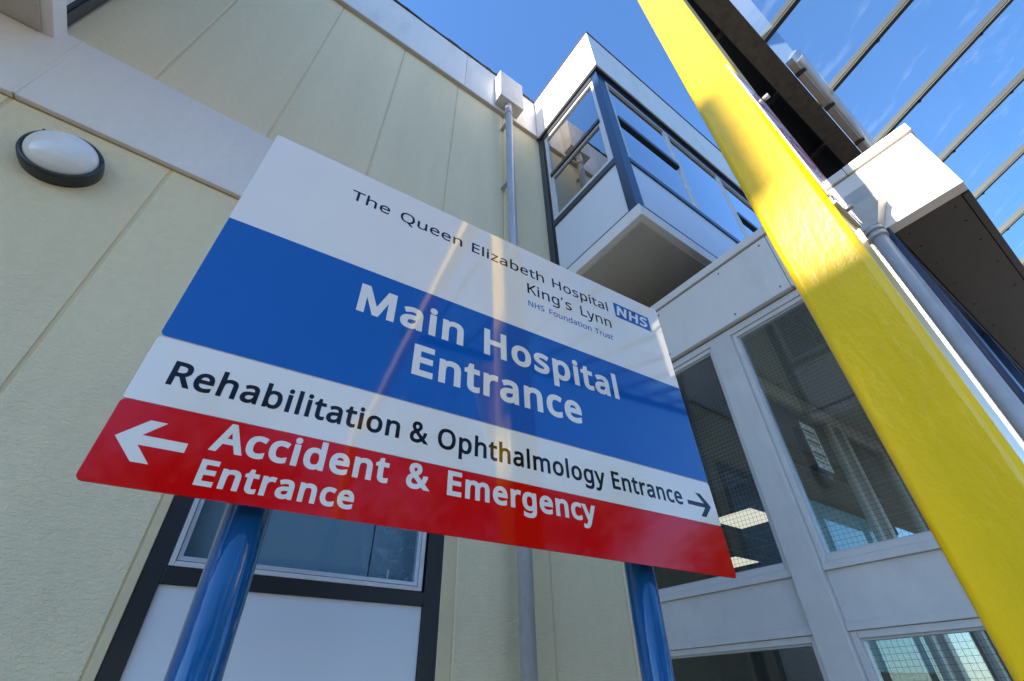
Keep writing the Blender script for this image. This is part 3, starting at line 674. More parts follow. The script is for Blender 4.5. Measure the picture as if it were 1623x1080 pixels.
# letter outlines (thousandths of an em): width, closed loops
GLYPHS = {"RE":(373,[[60,0,65,-5,335,-5,338,0,338,55,335,58,135,58,131,60,131,65,131,215,135,219,325,219,326,280,320,282,135,282,131,285,131,420,135,421,330,421,335,422,338,425,338,480,335,484,65,485,60,480]]),
"RF":(349,[[60,0,65,-5,130,-5,131,195,135,198,320,198,325,200,325,260,135,262,131,265,131,420,200,421,335,422,338,425,338,430,338,480,335,484,65,485,60,480]]),
"RH":(498,[[60,0,65,-5,130,-5,131,215,135,219,360,219,365,217,366,215,366,0,370,-5,435,-5,437,0,437,460,435,484,370,484,366,480,365,283,135,282,131,285,131,290,130,482,125,485,65,485,60,480]]),
"RK":(416,[[60,0,65,-5,130,-5,131,180,132,185,170,218,175,220,340,-2,345,-5,420,-5,422,0,225,270,320,375,416,480,410,484,335,484,135,261,131,265,131,270,130,482,125,485,65,485,60,480]]),
"RL":(352,[[60,0,65,-5,335,-5,340,0,340,55,335,59,131,60,131,275,130,482,125,485,65,485,60,480]]),
"RN":(510,[[60,0,65,-5,125,-5,126,280,123,370,125,378,370,-2,375,-5,450,-5,450,480,445,485,390,485,385,484,384,480,384,200,387,105,385,101,140,481,135,485,65,485,60,480]]),
"RQ":(525,[[40,181,51,136,67,96,86,66,111,39,146,14,181,0,226,-10,276,-11,371,-119,461,-119,466,-114,355,1,359,6,396,26,421,47,445,76,464,111,475,141,483,176,489,241,487,276,482,311,468,361,456,386,441,410,411,443,391,458,371,469,346,480,316,487,281,491,246,491,191,483,161,473,136,460,111,442,95,426,81,408,67,386,54,356,45,326,40,296,36,261,36,221],[111,212,110,261,115,301,124,336,136,361,149,381,171,403,196,417,226,426,261,429,301,426,331,417,358,401,377,381,395,351,406,316,414,266,414,221,410,181,401,146,388,116,371,92,356,78,331,63,301,54,261,51,226,54,196,63,181,70,166,81,147,101,130,131,119,161]]),
"RS":(369,[[29,13,64,0,109,-8,159,-12,204,-9,239,-2,279,15,304,34,324,58,332,73,338,93,342,128,337,168,323,198,300,223,274,241,239,259,169,287,134,307,121,318,114,328,109,343,106,363,109,383,121,403,139,418,164,426,199,428,234,425,269,416,309,402,331,458,329,463,324,465,284,479,244,488,199,491,159,489,124,481,94,467,69,448,53,428,44,412,38,393,36,373,36,353,43,313,59,283,79,262,109,241,144,224,209,198,245,178,259,164,266,153,270,138,271,118,265,93,254,78,234,63,204,54,169,51,124,54,79,63,34,79,29,78]]),
"RT":(373,[[2,425,7,421,147,421,151,420,152,-5,222,-5,222,200,222,420,227,421,367,422,371,425,371,430,371,480,367,484,7,485,2,480]]),
"Ra":(377,[[30,63,40,38,57,18,81,2,111,-8,131,-11,156,-11,181,-9,201,-4,231,11,261,38,266,37,276,-4,321,-5,327,-2,327,248,326,273,320,298,309,323,301,334,286,347,271,356,253,363,216,370,176,370,131,363,81,346,66,338,66,333,86,285,136,305,166,312,206,312,231,305,245,293,254,278,259,253,259,223,256,222,181,219,141,214,96,201,71,187,49,168,39,153,32,138,26,103],[101,76,97,98,101,123,106,133,115,143,136,156,156,162,181,167,256,171,259,168,259,143,256,113,246,88,231,70,206,55,176,47,141,47,126,52,116,57,106,67]]),
"Rb":(413,[[52,-2,57,-5,102,-4,112,28,117,36,142,13,162,1,177,-5,217,-11,262,-8,292,2,317,17,340,38,357,64,371,98,378,133,380,158,379,223,374,248,365,278,347,312,332,330,317,343,302,353,277,364,237,371,202,369,172,362,147,349,122,328,120,333,121,513,117,515,57,515,52,513],[122,155,123,213,127,243,133,263,142,280,152,292,162,300,182,308,207,312,237,310,257,304,274,293,287,279,297,260,304,238,309,203,308,148,304,123,296,98,285,78,272,64,257,55,242,50,217,47,192,50,172,55,152,68,141,83,132,102,126,123]]),
"Rd":(413,[[36,123,49,78,65,48,77,33,93,18,122,1,142,-6,167,-11,192,-12,217,-9,237,-4,253,3,275,18,292,34,297,35,304,-2,307,-5,357,-5,361,-2,361,3,361,393,360,513,352,515,297,515,292,513,293,328,292,327,267,349,247,360,227,367,202,371,167,371,142,366,122,359,96,343,74,323,63,308,50,283,42,260,35,223,32,198,33,158],[107,132,103,163,103,193,107,223,111,243,121,268,131,283,142,295,157,305,182,312,207,312,232,308,252,299,267,285,277,268,284,248,290,223,292,193,292,153,287,113,280,93,271,78,262,68,247,58,222,50,197,47,172,50,152,57,137,68,125,83,113,108]]),
"Re":(379,[[36,128,48,88,67,54,90,28,117,10,152,-4,197,-11,247,-10,292,-2,332,13,333,73,332,75,272,55,237,50,192,50,177,53,157,61,134,78,119,98,108,128,104,158,107,164,162,164,347,164,350,168,349,218,343,258,331,293,312,322,289,343,262,359,227,369,187,371,152,366,119,353,92,335,72,313,53,283,41,248,33,208,32,163],[107,221,105,223,111,248,122,273,138,293,157,306,187,313,217,311,239,303,256,288,266,273,272,258,276,238,277,222,272,221]]),
"Rg":(413,[[37,124,49,79,62,54,72,40,97,15,112,6,132,-3,152,-9,172,-11,202,-11,222,-8,252,2,271,14,292,32,293,29,292,-21,287,-49,276,-71,257,-90,242,-99,222,-105,177,-107,142,-103,112,-97,62,-77,60,-86,60,-136,62,-142,92,-153,122,-160,157,-165,212,-166,237,-163,267,-157,292,-146,312,-133,329,-116,344,-91,355,-61,360,-26,360,364,307,365,304,359,297,322,277,341,257,355,232,365,202,371,167,371,147,367,122,359,97,344,81,329,62,304,49,279,42,259,35,224,33,199,33,159],[107,132,103,164,103,194,107,224,111,244,117,260,127,279,141,294,157,304,182,311,202,312,227,308,249,299,262,289,274,274,283,254,290,224,293,194,293,154,287,109,279,89,272,77,262,67,247,57,227,50,197,47,172,49,152,57,136,69,122,87,113,109]]),
"Rh":(415,[[52,0,57,-5,117,-5,121,0,122,200,125,230,129,250,143,280,151,290,162,299,187,308,222,312,242,310,267,301,283,285,293,265,297,230,297,0,302,-5,362,-5,366,0,365,245,360,285,354,305,346,320,334,335,322,346,302,358,287,363,242,371,217,371,192,367,172,361,152,351,136,340,122,326,120,330,121,510,117,515,52,515]]),
"Ri":(173,[[52,0,52,-5,57,-5,117,-5,121,0,121,360,117,365,52,365],[52,435,62,423,77,416,92,415,107,420,117,429,124,440,126,455,124,475,117,487,102,497,87,500,67,495,55,485,49,470,48,450]]),
"Rl":(173,[[52,0,57,-5,117,-5,121,0,121,510,119,515,52,515]]),
"Rn":(415,[[52,0,57,-5,117,-5,121,0,121,185,125,230,131,255,143,280,157,295,182,307,222,312,252,308,267,301,277,293,287,280,291,270,296,250,297,230,297,0,302,-5,362,-5,366,0,366,95,366,235,363,270,357,295,352,310,342,326,330,340,309,355,277,367,247,371,212,371,187,366,157,355,135,340,117,321,110,360,107,365,57,365,52,360]]),
"Ro":(406,[[37,128,49,88,65,58,87,32,112,13,142,-2,177,-10,222,-11,257,-5,287,7,317,28,340,53,357,83,369,118,374,158,375,193,371,228,362,263,345,298,322,327,294,348,262,363,227,370,187,371,147,364,117,352,90,333,67,308,50,278,38,243,33,203,32,163],[107,136,104,163,103,193,106,223,113,248,121,268,131,283,142,294,157,303,182,310,212,312,237,307,257,299,272,287,285,268,294,248,301,218,304,193,303,163,301,138,294,113,286,93,276,78,262,64,247,56,227,49,202,47,177,50,152,59,135,73,124,88,113,113]]),
"Rp":(413,[[52,-161,57,-166,117,-166,121,-161,121,-11,119,24,122,31,150,9,177,-4,207,-11,247,-11,277,-4,292,2,313,14,340,39,357,64,366,84,376,119,380,159,380,204,375,244,366,279,350,309,337,326,317,344,292,359,262,368,227,372,197,369,167,361,142,345,117,322,111,359,107,365,52,364],[122,156,123,219,127,244,134,264,142,280,152,292,167,302,182,308,207,312,232,311,252,306,272,294,286,279,297,259,305,234,309,204,310,174,307,144,302,119,295,99,283,79,272,66,257,56,242,50,222,47,192,50,172,56,152,69,141,84,132,103,126,124]]),
"Rr":(277,[[52,0,57,-5,117,-5,121,0,121,195,126,230,133,250,146,270,160,285,177,297,192,303,212,307,237,307,262,303,264,305,273,365,257,370,227,372,197,369,167,356,141,335,117,307,110,360,107,365,57,365,52,360]]),
"Rs":(322,[[30,13,59,1,94,-8,139,-12,179,-10,209,-5,234,4,258,18,278,38,291,63,296,98,293,128,287,143,279,155,260,173,239,187,209,201,144,228,114,243,100,258,96,273,99,288,109,300,124,308,149,313,179,313,204,309,264,290,269,295,290,343,284,348,249,361,214,368,179,372,139,370,109,364,81,353,59,339,45,323,33,298,29,268,33,243,45,218,64,199,84,186,182,143,209,128,224,113,228,103,229,93,227,78,214,62,194,51,169,47,134,46,104,51,69,61,34,76,30,73,30,68]]),
"Rt":(242,[[6,313,11,309,57,308,57,93,62,58,73,33,86,17,101,5,116,-3,136,-8,161,-12,186,-11,216,-6,231,1,233,3,233,53,231,55,206,49,181,47,166,48,151,53,138,63,132,73,127,88,126,108,126,308,226,309,230,313,229,363,226,365,131,365,126,368,126,444,121,448,86,448,81,443,59,373,56,368,11,348,6,343]]),
"Ru":(415,[[53,78,61,53,76,28,99,8,128,-4,153,-10,183,-12,226,-7,248,0,265,8,298,35,305,-2,308,-5,358,-5,363,-2,363,363,353,365,298,365,295,363,294,238,294,158,291,133,282,98,268,74,248,59,218,49,178,48,158,53,148,58,136,68,129,78,122,93,119,108,117,363,108,365,53,365,48,363,48,123]]),
"Ry":(343,[[-6,364,140,-1,116,-62,103,-81,91,-94,76,-103,61,-107,36,-107,6,-103,3,-106,2,-156,6,-160,51,-166,91,-162,121,-151,145,-131,165,-106,182,-76,245,89,348,364,275,364,196,144,176,80,171,85,148,154,67,364]]),
"Rz":(316,[[21,0,26,-5,291,-5,294,0,294,45,291,51,111,51,107,55,287,310,290,315,290,350,290,360,286,365,36,365,33,360,33,355,33,315,36,309,201,309,206,307,207,305,21,40]]),
"R’":(403,[[59,0,64,-5,344,-5,344,480,339,485,64,485,59,480],[104,39,104,440,299,440,301,435,300,40]]),
"R ":(260,[]),
"B&":(492,[[15,88,19,73,29,48,51,18,66,6,86,-8,106,-17,136,-26,166,-30,201,-30,256,-23,301,-7,326,7,351,24,401,-24,546,-23,547,-22,429,93,426,98,446,129,463,168,478,213,491,263,384,263,381,258,369,213,351,170,264,253,296,280,317,303,330,323,340,348,344,378,342,408,334,438,321,461,306,477,286,491,271,499,246,507,221,510,191,510,161,507,141,501,111,487,91,471,73,448,62,423,57,383,62,343,74,313,102,273,51,229,37,213,26,193,17,168,13,143,12,108],[126,103,122,118,122,133,128,158,145,178,171,198,241,131,275,98,275,93,251,81,231,74,191,70,161,73,141,84,131,93],[166,363,162,383,166,398,176,408,186,412,211,414,226,409,235,398,238,383,236,368,228,353,216,341,196,326,191,325,184,333,173,348]]),
"BA":(429,[[-34,-20,-30,-24,75,-24,79,-20,135,124,285,124,290,124,294,120,350,-23,460,-23,462,-20,355,255,260,501,255,506,175,506,170,503],[175,228,215,336,225,310,254,230,250,226,180,226]]),
"BE":(373,[[41,-20,45,-24,350,-24,355,-23,357,-20,357,75,355,77,155,77,150,80,150,200,340,200,345,205,344,300,155,301,150,303,150,305,150,401,155,402,350,402,355,403,357,405,357,500,355,503,45,504,41,500]]),
"BH":(498,[[41,-20,45,-24,145,-24,150,-20,150,198,155,200,340,200,345,199,347,195,347,-20,350,-24,355,-24,450,-24,455,-22,456,480,456,500,450,504,355,504,350,503,347,500,347,305,345,301,155,301,150,303,150,305,149,500,145,504,45,504,41,500]]),
"BM":(609,[[41,-20,45,-24,140,-24,145,-20,145,281,147,270,150,269,259,-20,260,-23,265,-24,340,-24,344,-20,455,271,460,275,460,281,460,-20,465,-24,565,-24,568,-20,568,240,568,500,565,503,445,504,440,503,437,500,305,154,300,160,172,500,170,503,165,504,45,504,41,500,41,495]]),
"BN":(510,[[41,-20,45,-24,140,-24,145,-20,145,312,360,-22,365,-24,465,-24,469,-20,469,495,469,500,465,504,370,504,365,500,365,169,150,500,145,504,45,504,41,500]]),
"BS":(369,[[10,3,14,-1,39,-12,89,-25,144,-30,204,-28,244,-20,279,-7,309,13,333,38,346,58,352,73,358,93,360,113,361,138,358,163,352,183,342,203,319,232,289,254,249,275,174,306,144,323,130,338,127,348,125,363,129,382,139,395,154,404,179,409,214,408,244,403,279,393,319,376,324,383,355,468,354,473,349,475,304,493,259,505,214,510,169,509,129,502,94,489,63,468,40,443,31,428,23,408,18,388,16,363,22,318,31,293,39,278,64,250,99,225,139,205,204,180,233,163,244,153,249,144,252,118,246,98,231,83,209,74,179,70,139,71,99,78,59,90,13,108,10,103]]),
"Ba":(377,[[11,63,21,33,39,8,66,-12,101,-25,121,-29,146,-31,191,-26,221,-17,251,2,255,-2,261,-23,341,-24,346,-22,346,243,345,273,341,295,333,318,326,332,306,356,286,370,271,377,231,387,186,390,136,384,86,369,44,348,41,343,76,259,120,278,151,289,176,294,201,294,221,288,231,281,238,263,240,243,236,240,161,236,121,229,86,217,51,196,29,173,14,143,10,128,7,103],[121,79,116,93,118,113,126,128,136,135,151,142,171,146,236,151,240,148,240,138,236,113,230,98,217,83,201,74,176,66,151,65,131,71]]),
"Bc":(322,[[16,128,21,103,30,78,39,58,52,38,67,20,82,7,117,-14,162,-27,187,-30,222,-30,247,-28,272,-22,317,-3,317,101,257,77,237,71,212,69,192,69,172,73,157,80,143,93,130,118,124,148,122,178,124,208,127,228,136,253,146,268,166,283,182,289,207,291,227,289,257,281,292,269,297,269,330,358,302,373,267,384,227,390,192,390,157,386,131,378,99,363,77,347,58,328,44,308,31,283,23,258,16,228,13,193,13,163]]),
"Bd":(413,[[16,128,23,93,30,73,48,38,62,21,82,3,117,-18,132,-23,162,-29,207,-30,247,-20,265,-12,282,-1,288,-22,292,-24,377,-24,380,-22,380,-17,380,378,379,533,274,533,272,368,247,381,227,387,197,390,167,390,147,387,117,378,97,367,72,348,58,333,41,308,31,288,23,263,16,228,14,203,14,158],[127,128,122,178,125,218,130,238,137,258,147,273,157,283,172,291,192,294,217,292,237,285,247,278,255,268,263,253,269,228,274,178,270,128,261,98,255,88,245,78,227,70,207,67,187,67,167,71,154,78,142,91,133,108]]),
"Be":(379,[[17,128,27,88,44,53,67,24,92,3,122,-13,157,-25,197,-30,247,-29,272,-26,302,-19,332,-8,352,2,352,103,297,82,262,72,217,68,182,71,157,83,142,98,129,123,125,143,187,145,367,146,369,148,368,218,363,258,349,298,331,328,307,353,277,373,247,384,212,390,172,389,132,380,98,363,68,338,45,308,27,268,16,223,13,178],[132,240,129,243,141,268,152,280,167,289,187,294,207,294,222,290,237,281,244,273,252,258,256,243,252,240]]),
"Bg":(413,[[17,129,29,79,46,44,70,14,102,-10,127,-22,147,-27,187,-31,227,-26,247,-21,272,-9,273,-11,271,-36,260,-61,242,-78,217,-87,177,-88,127,-81,92,-70,42,-46,41,-151,45,-156,82,-170,117,-179,157,-184,212,-185,252,-180,277,-173,307,-160,327,-145,345,-126,363,-96,373,-66,379,-26,380,379,377,384,292,384,288,379,285,364,282,361,257,376,232,385,202,390,167,390,127,381,92,364,69,344,49,319,37,299,24,264,16,224,13,199,14,159],[127,129,122,179,126,224,138,259,147,273,157,282,172,290,192,293,217,291,237,284,250,274,258,264,265,249,270,229,274,179,272,129,263,99,257,89,247,79,232,71,207,66,187,66,167,71,153,79,142,91,133,109]]),
"Bi":(173,[[32,435,43,415,62,401,87,396,107,399,127,412,140,430,145,455,142,480,131,500,112,513,87,519,62,514,43,500,33,485,28,460],[33,-20,37,-24,132,-24,137,-24,140,-20,140,380,137,384,132,384,37,384,33,380]]),
"Bl":(173,[[33,-20,37,-24,132,-24,137,-24,140,-20,140,530,137,534,132,534,37,534,33,530]]),
"Bm":(628,[[33,-20,37,-24,132,-24,137,-24,140,-20,140,190,144,235,152,260,162,277,177,287,202,293,227,291,243,285,255,270,261,250,262,-20,267,-24,367,-23,369,-20,369,200,372,235,379,260,389,275,402,285,422,291,442,293,467,288,478,280,488,260,491,230,491,20,492,-22,497,-24,592,-24,598,-20,598,235,595,270,589,300,580,325,567,344,552,360,537,371,512,382,467,390,432,390,392,380,360,365,337,346,322,361,302,374,282,382,247,389,217,391,187,387,157,377,132,363,129,365,126,380,122,384,37,384,33,380]]),
"Bn":(415,[[33,-20,37,-24,132,-24,137,-24,140,-20,140,185,143,225,149,250,159,270,172,282,187,289,222,293,247,289,263,280,270,270,274,260,278,230,278,-20,282,-24,382,-24,385,-20,385,95,385,235,380,285,374,305,363,330,352,344,336,360,321,370,297,381,277,386,247,390,212,390,182,384,156,375,132,362,129,365,126,380,122,384,37,384,33,380]]),
"Bo":(406,[[16,133,26,93,42,58,67,25,97,0,117,-12,137,-20,177,-29,222,-30,262,-23,297,-9,327,11,344,28,366,58,381,93,391,133,394,178,391,223,381,268,364,303,342,334,312,360,277,378,257,384,232,389,187,390,147,384,122,375,92,358,63,333,41,303,26,268,16,228,13,178],[127,133,122,178,123,208,127,228,133,248,140,263,148,273,160,283,182,291,202,293,222,291,242,285,257,275,266,263,276,243,281,223,285,178,283,153,279,128,267,98,257,85,247,77,232,70,212,67,187,68,167,73,152,83,143,93,135,108]]),
"Bp":(413,[[33,-181,37,-185,132,-185,137,-185,140,-181,140,-11,142,-9,167,-21,197,-29,227,-31,267,-27,297,-17,327,0,352,24,367,44,382,74,394,114,399,159,399,204,394,249,382,289,366,319,347,343,327,360,297,377,267,387,247,390,217,390,182,386,157,377,132,362,130,364,127,379,122,384,37,384,33,379],[142,146,140,194,146,239,157,269,166,279,177,286,197,291,217,293,237,291,254,284,266,274,276,259,284,239,289,214,290,164,284,124,271,94,257,79,247,72,232,67,207,67,187,70,170,79,160,89,152,104,146,124]]),
"Br":(277,[[33,-20,37,-24,132,-24,137,-24,140,-20,140,195,146,230,155,250,167,265,182,278,197,285,212,288,227,289,278,280,281,285,294,380,272,386,227,391,192,387,162,375,132,353,127,381,122,384,37,384,33,380]]),
"Bs":(322,[[11,3,14,0,39,-12,79,-24,119,-30,164,-30,199,-26,239,-14,269,3,289,21,298,33,308,53,315,88,315,108,312,128,306,148,297,163,279,182,259,197,224,215,134,253,119,263,115,273,119,283,129,289,149,294,174,294,214,287,274,265,279,270,315,353,308,358,269,374,234,384,194,390,154,390,119,386,84,376,59,362,37,343,29,333,18,313,11,283,10,263,14,239,20,223,29,208,49,187,74,170,109,153,169,128,194,115,208,103,210,93,208,83,204,78,189,70,164,66,134,66,109,69,79,78,14,106,11,103,11,98]]),
"Bt":(242,[[-13,293,-9,290,36,290,38,288,39,78,43,58,49,38,57,23,71,5,86,-8,106,-19,126,-26,151,-30,176,-31,206,-27,228,-22,251,-12,251,80,196,67,176,66,163,68,155,73,148,83,145,98,145,123,145,288,151,290,246,290,249,293,249,298,249,378,247,383,151,384,146,386,145,463,141,467,71,467,67,463,42,383,-12,358]]),
"By":(343,[[-34,384,120,-1,97,-56,87,-71,76,-81,61,-87,46,-89,-15,-81,-17,-171,-14,-175,36,-184,81,-184,116,-174,147,-156,171,-131,193,-96,206,-69,250,49,376,384,266,384,261,381,176,144,171,146,81,383]]),
"B ":(260,[]),
"M&":(492,[[21,98,31,62,44,38,56,24,76,7,91,-2,111,-11,136,-19,171,-23,201,-23,231,-21,256,-16,276,-10,301,1,326,15,351,33,406,-17,531,-17,419,93,417,98,437,128,454,163,471,213,482,253,481,255,391,257,387,253,376,213,366,185,356,165,351,160,254,253,257,258,291,285,311,306,325,328,333,348,337,373,335,408,328,433,317,453,306,467,291,480,271,491,256,497,231,502,206,504,161,500,131,490,104,473,85,453,70,423,66,408,64,383,65,363,69,343,79,318,111,273,110,268,66,234,50,218,36,198,27,178,21,153,19,123],[116,113,115,138,123,163,141,184,171,206,176,204,256,127,285,98,287,93,251,73,231,67,211,64,171,64,146,72,136,79,126,89,120,98],[156,377,158,398,165,408,171,413,191,421,211,421,226,417,240,403,245,383,241,363,236,352,226,340,206,324,191,315,165,348,158,363]]),
"ME":(373,[[48,-15,50,-17,345,-17,350,-15,350,65,348,70,145,70,143,75,143,205,145,207,335,207,338,210,338,290,335,293,330,294,145,294,143,300,143,405,145,409,350,410,350,495,345,497,50,497,48,495]]),
"MO":(525,[[26,203,30,168,37,138,56,91,81,52,96,36,116,19,156,-4,176,-11,206,-19,261,-24,316,-19,361,-6,396,12,431,40,460,78,480,118,494,168,500,223,499,278,489,333,480,363,468,388,457,408,441,430,406,462,366,485,316,499,266,504,211,500,191,496,161,486,126,468,91,439,63,403,44,363,30,313,24,258],[126,187,122,218,123,263,127,298,136,333,148,358,166,383,186,398,201,406,241,416,281,416,311,411,340,398,361,381,377,358,390,328,399,288,402,258,402,218,398,183,389,148,376,120,361,99,341,82,324,73,301,66,281,63,246,63,211,70,186,81,165,98,147,123,136,148]]),
"MR":(418,[[48,-15,50,-17,140,-17,142,-15,144,180,210,181,327,-15,330,-17,435,-17,437,-15,302,205,325,220,350,240,369,265,381,290,388,320,388,360,382,395,369,425,350,450,330,466,310,477,280,487,260,492,200,496,50,497,48,490],[145,267,143,270,143,405,145,410,205,410,230,408,250,403,270,394,280,385,285,378,292,350,292,330,290,315,284,300,275,289,255,275,230,269,200,266]]),
"Ma":(377,[[15,78,24,43,41,17,63,-2,96,-17,116,-21,141,-24,166,-23,191,-19,225,-7,256,16,260,8,266,-17,337,-17,339,-12,339,243,338,273,334,293,321,326,304,348,281,365,243,378,196,383,146,379,96,365,50,343,81,268,116,284,151,296,181,301,206,300,226,294,238,283,245,263,248,238,246,233,181,231,126,223,91,212,66,198,41,177,28,158,21,143,15,113],[111,84,109,103,114,123,126,137,146,147,181,155,246,158,246,128,240,103,231,88,216,74,196,64,166,58,141,60,121,69,116,74]]),
"Mb":(413,[[42,-17,112,-17,122,14,152,-7,182,-19,217,-23,262,-21,292,-11,322,5,347,28,368,58,383,98,390,133,392,158,391,223,381,268,374,288,361,313,337,342,307,364,292,371,267,379,227,383,197,381,167,373,137,357,134,358,132,526,47,527,42,527,40,523,40,-12],[137,131,133,183,135,213,138,238,149,268,157,280,167,288,182,295,207,300,237,298,252,293,267,283,277,272,287,253,294,228,298,178,296,148,292,123,285,103,278,88,267,76,257,68,237,61,217,59,192,62,172,69,162,75,152,88,143,108]]),
"Mc":(322,[[22,143,32,93,50,53,64,33,79,18,112,-4,152,-18,177,-22,207,-24,257,-18,282,-11,307,0,311,3,311,8,310,88,307,90,272,74,247,66,207,61,172,65,157,72,142,84,127,108,118,138,115,178,117,213,123,238,128,253,137,268,152,283,167,291,182,296,217,297,247,291,292,277,321,353,317,358,302,365,272,375,242,381,207,384,177,382,147,376,122,367,92,350,72,333,57,315,44,293,33,268,26,243,22,213,20,178]]),
"Me":(379,[[22,143,30,103,44,68,64,38,90,13,122,-6,157,-18,197,-23,237,-23,267,-20,292,-14,342,4,345,8,345,88,342,92,287,71,247,63,202,61,172,67,152,78,133,98,123,118,117,148,122,152,167,152,357,152,361,153,362,158,361,218,357,253,350,278,342,297,322,328,296,353,262,372,222,382,182,383,147,377,127,370,107,360,77,337,54,308,36,273,25,233,20,193],[122,233,122,243,133,268,147,285,162,295,187,301,212,300,232,293,245,283,259,258,264,238,262,233]]),
"Mg":(413,[[22,144,30,99,45,59,54,44,72,22,102,-3,119,-11,147,-20,187,-24,227,-19,257,-9,277,3,280,-1,278,-36,268,-61,252,-79,227,-91,207,-95,182,-95,132,-89,97,-79,52,-59,49,-61,48,-66,48,-146,52,-151,87,-165,117,-172,157,-177,197,-178,237,-175,272,-168,299,-156,317,-144,340,-121,355,-96,366,-66,371,-41,373,-6,372,376,297,377,294,374,291,354,287,349,267,363,247,373,222,380,197,383,167,383,147,380,117,370,102,362,77,342,62,325,45,299,36,279,26,244,22,219,20,179],[117,146,115,194,118,219,124,244,132,264,142,278,154,289,167,296,182,299,207,299,227,295,247,286,260,274,269,259,275,239,279,214,281,154,276,114,270,99,262,84,252,74,237,66,217,60,187,59,167,63,152,71,139,84,127,104,121,124]]),
"Mh":(415,[[40,-15,42,-17,127,-17,133,-15,134,200,140,245,152,272,167,287,187,296,222,300,247,296,262,290,276,275,284,250,285,-15,292,-17,377,-16,378,235,373,285,362,315,354,330,341,345,314,365,277,378,247,382,217,383,192,379,172,373,137,356,133,360,133,525,127,527,42,527,40,525]]),
"Mi":(173,[[36,445,44,425,57,412,77,404,97,404,117,412,130,425,138,445,138,470,130,490,113,505,92,512,72,510,53,500,42,488,36,470],[40,-15,42,-17,127,-17,133,-15,133,375,127,377,42,377,40,375]]),
"Ml":(173,[[40,-15,42,-17,127,-17,133,-15,133,525,127,527,47,527,42,527,40,525]]),
"Mm":(628,[[40,-15,42,-17,127,-17,133,-15,133,190,137,235,144,260,156,280,172,292,192,298,212,300,227,299,239,295,254,285,265,265,269,230,270,-15,272,-17,357,-17,361,-15,362,200,364,235,372,260,382,278,396,290,412,296,442,300,467,296,483,285,494,265,498,230,498,50,499,-15,502,-17,587,-17,590,-15,591,235,588,270,582,300,572,325,557,345,542,359,522,370,497,379,467,383,432,383,402,376,377,367,357,354,337,336,317,356,302,366,282,375,247,382,212,383,182,378,152,367,127,350,123,355,119,375,117,377,42,377,40,375]]),
"Mn":(415,[[40,-15,42,-17,127,-17,133,-15,133,185,136,225,142,250,154,275,167,287,184,295,197,298,222,300,252,295,268,285,276,275,280,265,284,250,285,230,285,-15,292,-17,377,-16,378,95,378,235,375,270,369,300,363,315,351,335,337,350,317,364,292,375,247,383,212,383,182,377,152,365,127,349,123,355,119,375,117,377,42,377,40,375]]),
"Mo":(406,[[22,148,29,108,42,73,65,38,92,12,127,-9,162,-20,202,-24,242,-20,277,-11,312,8,337,31,358,58,370,83,381,118,386,158,386,208,378,253,365,288,342,323,317,347,287,366,252,378,217,383,167,381,127,370,97,354,68,328,50,303,33,268,23,228,20,183],[117,150,116,198,119,223,124,243,132,263,142,277,152,286,167,294,192,300,212,300,232,296,252,288,267,274,277,258,286,233,290,213,291,163,288,138,282,114,275,98,265,83,252,72,237,65,217,60,192,60,172,64,153,73,142,83,129,103,121,128]]),
"Mp":(413,[[40,-176,42,-178,127,-178,133,-176,133,-1,137,3,162,-12,192,-21,227,-24,262,-21,293,-11,322,5,347,29,362,49,377,79,387,114,392,159,392,204,387,249,377,284,361,314,346,334,322,355,297,370,277,377,247,383,207,383,177,377,152,366,127,348,124,354,120,374,117,377,47,377,42,376,40,374],[137,132,133,189,137,234,143,254,149,269,157,280,167,288,187,297,207,300,232,299,252,293,266,284,277,270,286,254,293,229,297,209,298,179,297,154,292,129,286,109,279,94,268,79,256,69,237,61,217,59,192,62,172,69,162,76,152,89,143,109]]),
"Mr":(277,[[40,-15,42,-17,127,-17,133,-15,133,195,138,230,147,250,157,265,172,279,187,288,202,294,222,296,242,294,272,288,274,290,285,375,257,382,217,383,182,377,157,364,127,338,124,345,120,375,117,377,42,377,40,375]]),
"Mt":(242,[[-5,298,41,297,45,293,46,83,49,63,55,43,62,28,73,13,86,1,101,-9,121,-17,146,-22,171,-24,201,-21,226,-15,244,-7,244,68,241,71,211,62,186,59,171,59,156,64,146,73,141,83,138,98,138,128,138,293,141,297,146,297,241,297,241,376,141,377,138,383,137,458,76,460,71,453,47,378,-5,353]]),
"My":(343,[[-21,369,127,-1,105,-56,96,-71,81,-86,66,-93,51,-96,31,-95,-4,-89,-9,-91,-9,-167,-4,-171,26,-176,71,-178,96,-174,111,-169,142,-151,166,-126,188,-91,199,-66,247,59,366,374,361,377,271,377,266,374,176,121,171,125,76,376,-19,377,-23,374]]),
"M ":(260,[])}

